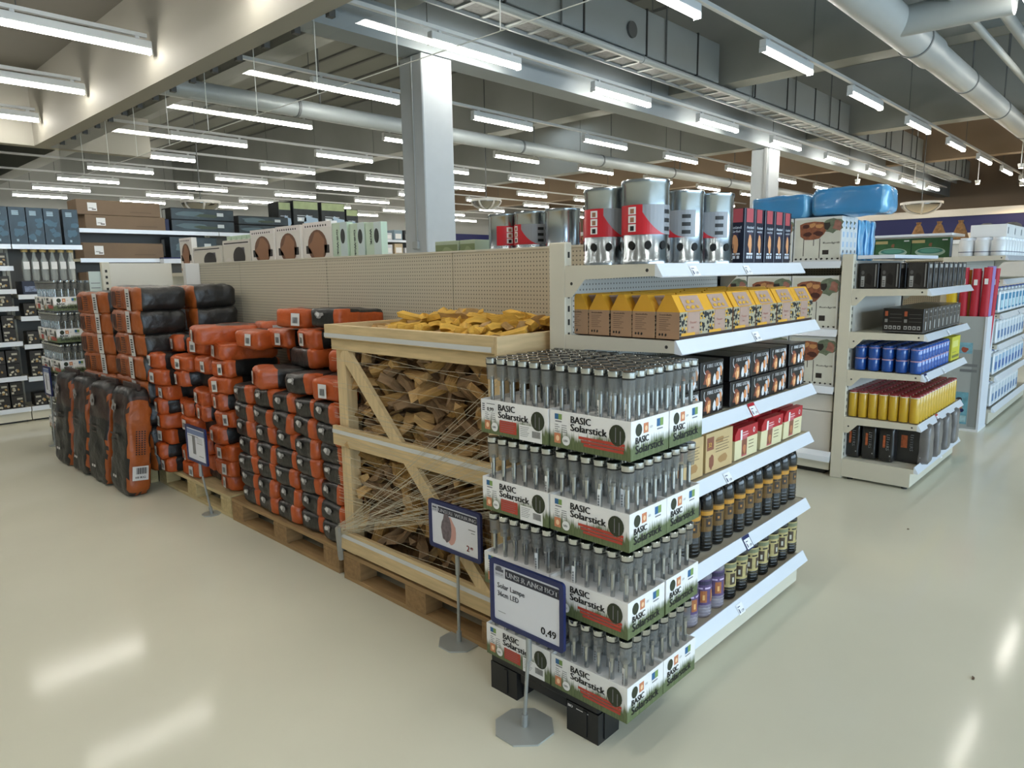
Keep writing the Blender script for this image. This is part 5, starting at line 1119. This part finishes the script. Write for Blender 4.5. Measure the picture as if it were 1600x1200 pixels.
# ================================================================== boxes standing behind the pegboard top
def flatbox(w, h, d, base, shapes, cols):
    """face to -X, w along y, d deep"""
    g = G().box(0, d, 0, w, 0, h, 0, .002); o = (0, w, 0)
    for s in shapes:
        k, a = s[0], s[1:]
        if k == 'r': g.rect(o, FX, w*a[0], h*a[1], w*a[2], h*a[3], a[4], .001+.0002*a[4])
        if k == 'd': g.disc(o, FX, w*a[0], h*a[1], w*a[2], h*a[3], a[4], .001+.0003*a[4], 20)
        if k == 'b': g.blob(o, FX, w*a[0], h*a[1], w*a[2], h*a[3], a[4], .001+.0003*a[4], 3, 14, .25)
        if k == 't': g.text(a[0], o, (-Z_, -Y_), h*a[1], w*a[2], a[3], a[4], .002, width=a[5], bold=.001)
    return g.mesh('fb', [mat('fb_' + c, c, .5) for c in [base] + cols])
def wok(w, h): return flatbox(w, h, .05, '#ddd8d2', [('r', 0, .88, 1, .12, 1)] + [('b', .1+.09*k, .92, .025, .022, 3) for k in range(9)] + [('b', .2, .1, .2, .08, 4), ('r', .09, .34, .82, .17, 3), ('r', .13, .38, .74, .09, 0), ('d', .5, .5, .34, .34, 2), ('b', .5, .5, .28, .28, 5), ('b', .42, .58, .13, .12, 2), ('b', .6, .42, .11, .14, 2)], ['#e3dcda', '#6d4a35', '#2b2624', '#a58468', '#8d6346'])
def pan(w, h): return flatbox(w, h, .05, '#cdc8bd', [('r', 0, .84, 1, .12, 1), ('r', .05, .88, .9, .04, 3), ('d', .6, .45, .22, .32, 3), ('r', .5, .3, .3, .45, 2), ('d', .2, .3, .12, .14, 1)], ['#d3cdc6', '#57525a', '#2b2624'])
def green(w, h, txt): return flatbox(w, h, .05, '#bccfbb', [('r', .55, 0, .45, 1, 1), ('d', .72, .7, .15, .16, 3), ('t', txt, -.86, .3, .03, 3, .17 if len(txt) > 6 else .10)], ['#c3d2d2', '#6c7f6c', '#2b3230'])
for i, (ya, yb, zt, kind, lab) in enumerate(((6.58, 6.0, 1.785, 'pan', 'low pale box with a griddle picture behind the panel corner'), (5.97, 5.47, 1.82, 'pan', 'pale box with a small pan picture beside the griddle box'), (5.46, 5.07, 1.88, 'wok', 'pale box with brown wok picture, farthest of the three'), (5.05, 4.68, 1.885, 'wok', 'pale box with brown wok picture, middle of the three'), (4.65, 4.27, 1.89, 'wok', 'pale box with brown wok picture, next to the green boxes'), (6.88, 6.6, 1.88, 'wok', 'pale box with brown pan picture, half hidden at the corner post'))):
    w, h = ya-yb-.01, zt-1.562; single('wok_box', (wok if kind == 'wok' else pan)(w, h), lab, 'box', (2.70, yb, 1.562))
for i, (ya, yb, zt, t) in enumerate(((4.26, 4.08, 1.87, 'Grill-Wok'), (4.05, 3.88, 1.855, 'Grill-Wok'), (3.87, 3.70, 1.85, 'WOK'))):
    single('grill_wok_box', green(ya-yb, zt-1.562, t), 'pale green grill wok box standing on edge, %s after the pan boxes' % ORD[i], 'box', (2.70, yb, 1.562), (0, 0, 0), 'pale green grill wok boxes')
for i, (ya, yb) in enumerate(((3.18, 2.98), (2.965, 2.84))):
    single('olive_box', flatbox(ya-yb, .14, .22, '#a9b59c', [('r', .03, .05, .94, .8, 1), ('b', .5, .5, .3, .25, 2)], ['#75825a', '#8a9670']), ('long low olive green box before the column', 'short low olive green box beside the chimney starters')[i], 'box', (2.70, yb, 1.562))
for i in range(7):
    y = 6.62-i*.10; single('green_booklet_box', flatbox(.085, .20, .12, '#b7cdb4', [('d', .5, .35, .28, .12, 2), ('r', .3, .55, .4, .3, 1)], ['#d3dfd0', '#49564a']), 'narrow pale green box in the row behind the griddle box, %s one' % ORD[i], 'box', (2.92, y-.35, 1.68), (0, 0, 0), 'narrow pale green boxes')
single('carton_riser', G().box(2.86, 3.04, 5.5, 6.6, 1.562, 1.678, 0, .003).mesh('cr', [MATS['fb_#cdc8bd']]), 'pale long box under the narrow green boxes', 'box')
# ================================================================== far shelving on the left side
def plainrun(x0, x1, y, levels, label, d=.4, back=True, h=None):
    h = h or levels[-1]+.05
    pb = [('base', G().box(x0, x1, y+.02, y+d, .02, .12).box(x0+.03, x1-.03, y+.05, y+d-.03, 0, .02, 1).mesh('b', [CREAM, BLACKP])), ('back_panel', G().box(x0, x1, y+d, y+d+.015, .1, h).mesh('b', [mat('back_dark', '#6a6864', .6)]))]
    for z in levels: pb.append(('shelf', G().box(x0+.002, x1-.002, y, y+d, z-.03, z).mesh('s', [CREAM]), [('price_rail', G().box(x0, x1, y-.012, y-.001, z-.045, z+.004).mesh('r', [RAIL]))]))
    for x in (x0, x1-.03): pb.append(('post', G().box(x, x+.03, y+d-.03, y+d, 0, h).mesh('p', [CREAM])))
    return thing('shelf_unit', label, 'shelving', pb)
plainrun(.55, 1.78, 8.9, [.16, .50, .87, 1.24, 1.42, 1.66, 1.885], 'far left shelf bay holding dark lamp boxes, outer bay')
plainrun(1.79, 2.44, 8.9, [.16, .48, .83, 1.13, 1.36, 1.885], 'far left shelf bay with bottles under the tall blue-grey boxes')
plainrun(2.6, 4.3, 9.6, [.12, .6, 1.2, 1.76, 2.115], 'grey shelving at the back carrying long brown cartons', h=2.12)
plainrun(4.31, 6.6, 9.6, [.12, .6, 1.2, 1.76, 2.115], 'grey shelving at the back carrying flat dark gazebo boxes', h=2.12)
tallb = []
for s in range(3):
    g = G().box(0, .15, 0, .3, 0, .385, 0, .002); o = (0, 0, 0); r = random.Random(s)
    g.rect(o, FY, .006, .006, .138, .373, 1).rect(o, FY, .03, .30, .06, .05, 2, .001)
    for k in range(3): g.rect(o, FY, .03, .30+.018*k, .06, .003, 0, .0014)
    for k in range(4): g.blob(o, FY, .03+.09*r.random(), .06+.2*r.random(), .035, .03, 3, .001+.0001*k, k+s*5, 10, .4)
    g.rect(o, FY, .05, .03, .02, .025, 2, .001); tallb.append(g.mesh('tb', [mat('tall_navy', '#1d2a35', .35, coat=.3), mat('tall_blue', '#2b3f4b', .4, var=.3, vscale=10), mat('tall_pale', '#9fb6c2', .5), mat('tall_glow', '#48677a', .5)]))
for i in range(9): single('lamp_box', tallb[i % 3], 'tall blue-grey lamp box on top of the far left shelves, %s from the end' % ORD[i], 'box', (2.29-i*.157-(.02 if i else 0), 8.93, 1.89), (0, 0, 0), 'tall blue-grey lamp boxes')
# clear bottles with tags
BG = mat('bottle_glass', '#c5cbc8', .08, alpha=.4, coat=.5)
gb = [('glass', G().lathe([(.03, 0), (.036, .01), (.036, .20), (.02, .25), (.014, .30)], 0, 14).mesh('g', [BG], 'auto')), ('lid', G().lathe([(.03, .30), (.035, .32), (.02, .335)], 0, 12).mesh('l', [mat('brass_top', '#c9b27a', .35, .6)])), ('tag_label', G().rect((0, -.038, 0), FY, -.028, .12, .056, .08, 0).mesh('t', [WHITE]))]
for i in range(6): thing('string_light_bottle', 'clear light bottle with white tag under the tall lamp boxes, %s from the end' % ORD[i], 'decorative bottle', gb, (2.36-i*.085-.03, 8.96, 1.51), (0, 0, 0), 'clear light bottles')
single('bottle_tray', G().box(1.84, 2.4, 8.91, 9.2, 1.362, 1.505, 0, .003).rect((1.84, 8.91, 1.362), FY, .02, .03, .5, .06, 1).mesh('bt', [mat('tray_navy', '#20263a', .4), mat('tray_print', '#6f7a94', .5, var=.5, vscale=60)]), 'dark printed display box under the clear light bottles', 'box')
# small dark packs on the left shelves
dm = []
for s in range(5):
    r = random.Random(s+20); g = G().box(0, .115, 0, .16, 0, .14, 0, .002); o = (0, 0, 0)
    g.rect(o, FY, .004, .004, .107, .132, 1, .0004)
    for k in range(5): g.blob(o, FY, .02+.075*r.random(), .02+.05*r.random(), .012, .012, 2+(k % 3), .001+.0002*k, k+s, 8, .4)
    g.rect(o, FY, .05 if s % 2 else .01, .09, .05, .02, 3, .0012).rect(o, FY, .01, .015, .02, .02, 4, .0014)
    dm.append(g.mesh('dp', [mat('pack_night', '#15130f', .4), mat('pack_dusk', '#262018', .45, var=.4, vscale=30), mat('pack_amber', '#a5824a', .5), mat('pack_linen', '#a9a392', .5), mat('pack_sand', '#c9c0a8', .5)]))
for bi, (x0, n, lv) in enumerate(((.62, 9, [.16, .50, .87, 1.24, 1.42, 1.66]), (1.83, 5, [.16, .48, .83, 1.13]))):
    for li, z in enumerate(lv):
        nxt = (lv+[1.885 if bi == 0 else 1.36])[li+1]; rows = 2 if nxt-z > .33 else 1
        for k in range(rows):
            for i in range(n):
                if z > 1.3 and bi == 0 and i > 8: continue
                x = x0+i*.125 if bi == 0 else x0+i*.122
                single('lamp_pack', dm[(i+li*2+k) % 5], 'dark lamp pack, %s bay, %s shelf up, %s row, %s along' % (('outer', 'inner')[bi], ORD[li], ('lower', 'upper')[k], ORD[i]), 'box', (x, 8.92, z+.001+k*.141), (0, 0, 0), 'small dark lamp packs in the %s bay' % ('outer', 'inner')[bi])
# cartons on the back shelving
def carton(w, d, h, tx=.12):
    g = G().box(0, w, 0, d, 0, h, 0, .004); g.rect((0, 0, 0), FY, tx, h*.25, .10, h*.55, 1).rect((0, 0, 0), FY, tx+.012, h*.42, .05, .006, 2, .001).rect((0, 0, 0), FY, tx+.045, h*.32, .045, .012, 2, .001).rect((0, 0, 0), FY, w*.62, h*.25, .25, .004, 2, .0008)
    g.rect((0, 0, h), (X_, Y_), 0, d/2-.03, w, .06, 3, .0008)
    return g.mesh('ct', [mat('cardboard', '#7a6550', .75, var=.06, vscale=3), WHITE, mat('carton_ink', '#4a3a2c', .6), mat('parcel_tape', '#a07a50', .3)])
for i, (x, y, z, w, h, l) in enumerate(((2.62, 9.61, 2.285, .95, .175, 'long brown carton on top of the carton pair'), (2.7, 9.61, 2.117, .92, .165, 'long brown carton, lower one of the pair'), (2.65, 9.62, 1.762, .92, .19, 'long brown carton on the shelf below the pair'), (2.66, 9.63, 1.30, .5, .3, 'plain brown carton low at the back shelving end'))):
    single('brown_carton', carton(w, .35, h), l, 'carton', (x, y, z))
def gaz(w, h, s=0):
    g = G().box(0, w, 0, .3, 0, h, 0, .004); o = (0, 0, 0); g.rect(o, FY, .01, .01, w-.02, h-.02, 1).blob(o, FY, w*.3, h*.5, w*.22, h*.25, 2, .001, s).blob(o, FY, w*.55, h*.4, w*.2, h*.15, 3, .0013, s+2).rect(o, FY, w*.72, h*.4, .09, h*.3, 4, .0016)
    g.rect((0, .3, 0), FX, .02, h*.1, .1, h*.8, 4, .001)
    return g.mesh('gz', [mat('gaz_black', '#14191b', .35, coat=.3), mat('gaz_slate', '#2f3c42', .4, var=.3, vscale=8), mat('gaz_mist', '#56696f', .5), mat('gaz_olive', '#3f4a38', .5), mat('gaz_label', '#c3c9c9', .5)])
for k in range(2):
    single('gazebo_box', gaz(.84, .15, k), 'flat dark gazebo box in the first pile, %s' % ('lower', 'upper')[k], 'box', (3.70, 9.61, 2.117+k*.153), (0, 0, 0), 'flat dark gazebo boxes')
    single('gazebo_box', gaz(.76, .12, k+4), 'flat dark gazebo box in the second pile, %s' % ('lower', 'upper')[k], 'box', (4.60, 9.61, 2.117+k*.123), (0, 0, 0), 'flat dark gazebo boxes')
def tent(w, h):
    g = G().box(0, w, 0, .3, 0, h, 0, .003); o = (0, 0, 0)
    g.rect(o, FY, .01, h*.76, w-.02, h*.22, 1).rect(o, FY, .01, .01, w-.02, h*.74, 2).rect(o, FY, w*.15, h*.4, w*.35, h*.12, 3, .001).blob(o, FY, w*.68, h*.36, w*.26, h*.24, 4, .001, 2).rect(o, FY, w*.2, h*.43, w*.12, h*.06, 5, .0016).rect(o, FY, w*.15, h*.56, w*.6, .008, 3, .0014)
    g.rect((0, .3, 0), FX, .01, .01, .28, h-.02, 2)
    return g.mesh('tn', [mat('tent_black', '#15191a', .4), mat('tent_green', '#9aa67a', .5, var=.15, vscale=8), mat('tent_night', '#22282a', .45, var=.3, vscale=10), mat('tent_pale', '#c5ccd0', .5), mat('tent_mist', '#9db3c6', .5), WHITE])
for i, (x, w, h) in enumerate(((5.45, .42, .50), (5.92, .42, .50), (6.36, .22, .42))):
    single('tent_box', tent(w, h), 'black box with pale green header on the back shelving, %s one' % ORD[i], 'box', (x, 9.61, 2.117), (0, 0, 0), 'green-headed black boxes')
single('tent_box', tent(.20, .47), 'narrow dark box before the green-headed ones', 'box', (5.23, 9.64, 2.117))
single('navy_box', G().box(3.5, 3.68, 9.64, 9.85, 2.117, 2.27, 0, .004).mesh('n', [mat('navy_card', '#1a2145', .5)]), 'small navy box between brown cartons and gazebo boxes', 'box')
single('lantern_box', gaz(.62, .27, 7), 'blue-black picture box under the gazebo boxes', 'box', (3.66, 9.62, 1.775))
single('white_tray', G().box(3.5, 4.2, 9.45, 9.58, 1.70, 1.76, 0, .004).box(3.5, 4.2, 9.45, 9.58, 1.76, 1.775, 1).mesh('w', [WHITE_ST, BLUE]), 'white tray with blue rim clipped below the picture box', 'tray')
# far goods seen past the column, and other runs deeper in the hall
for k, (x0, x1, y, lab) in enumerate(((7.2, 11.2, 12.5, 'mid hall shelving run beyond the pegboard wall'), (11.5, 16, 15.5, 'deep hall shelving run beyond the column'))):
    plainrun(x0, x1, y, [.15, .6, 1.1, 1.6, 1.95, 2.25], lab, h=2.3)
    for i in range(14 if k == 0 else 12):
        for z in (1.952, 2.252):
            h = R.uniform(.14, .24); c = R.choice(('#8a2a35', '#c9ccd0', '#3a4a66', '#b9a78a', '#2a2c30', '#7a8f9c'))
            single('packed_goods', G().box(0, .22, 0, .25, 0, h, 0, .004).rect((0, 0, 0), FY, .03, .03, .16, h*.5, 1).mesh('pg', [mat('goods_' + c, c, .5), WHITE]), '%s packed item, %s level of the %s, %s along' % ({'#8a2a35': 'red', '#c9ccd0': 'pale', '#3a4a66': 'blue', '#b9a78a': 'tan', '#2a2c30': 'black', '#7a8f9c': 'grey'}[c], 'upper' if z > 2 else 'lower', ('mid run', 'deep run')[k], ORD[i]), 'goods', (x0+.05+i*.28, y+.03, z), (0, 0, 0), 'packed goods on the %s' % ('mid run', 'deep run')[k])
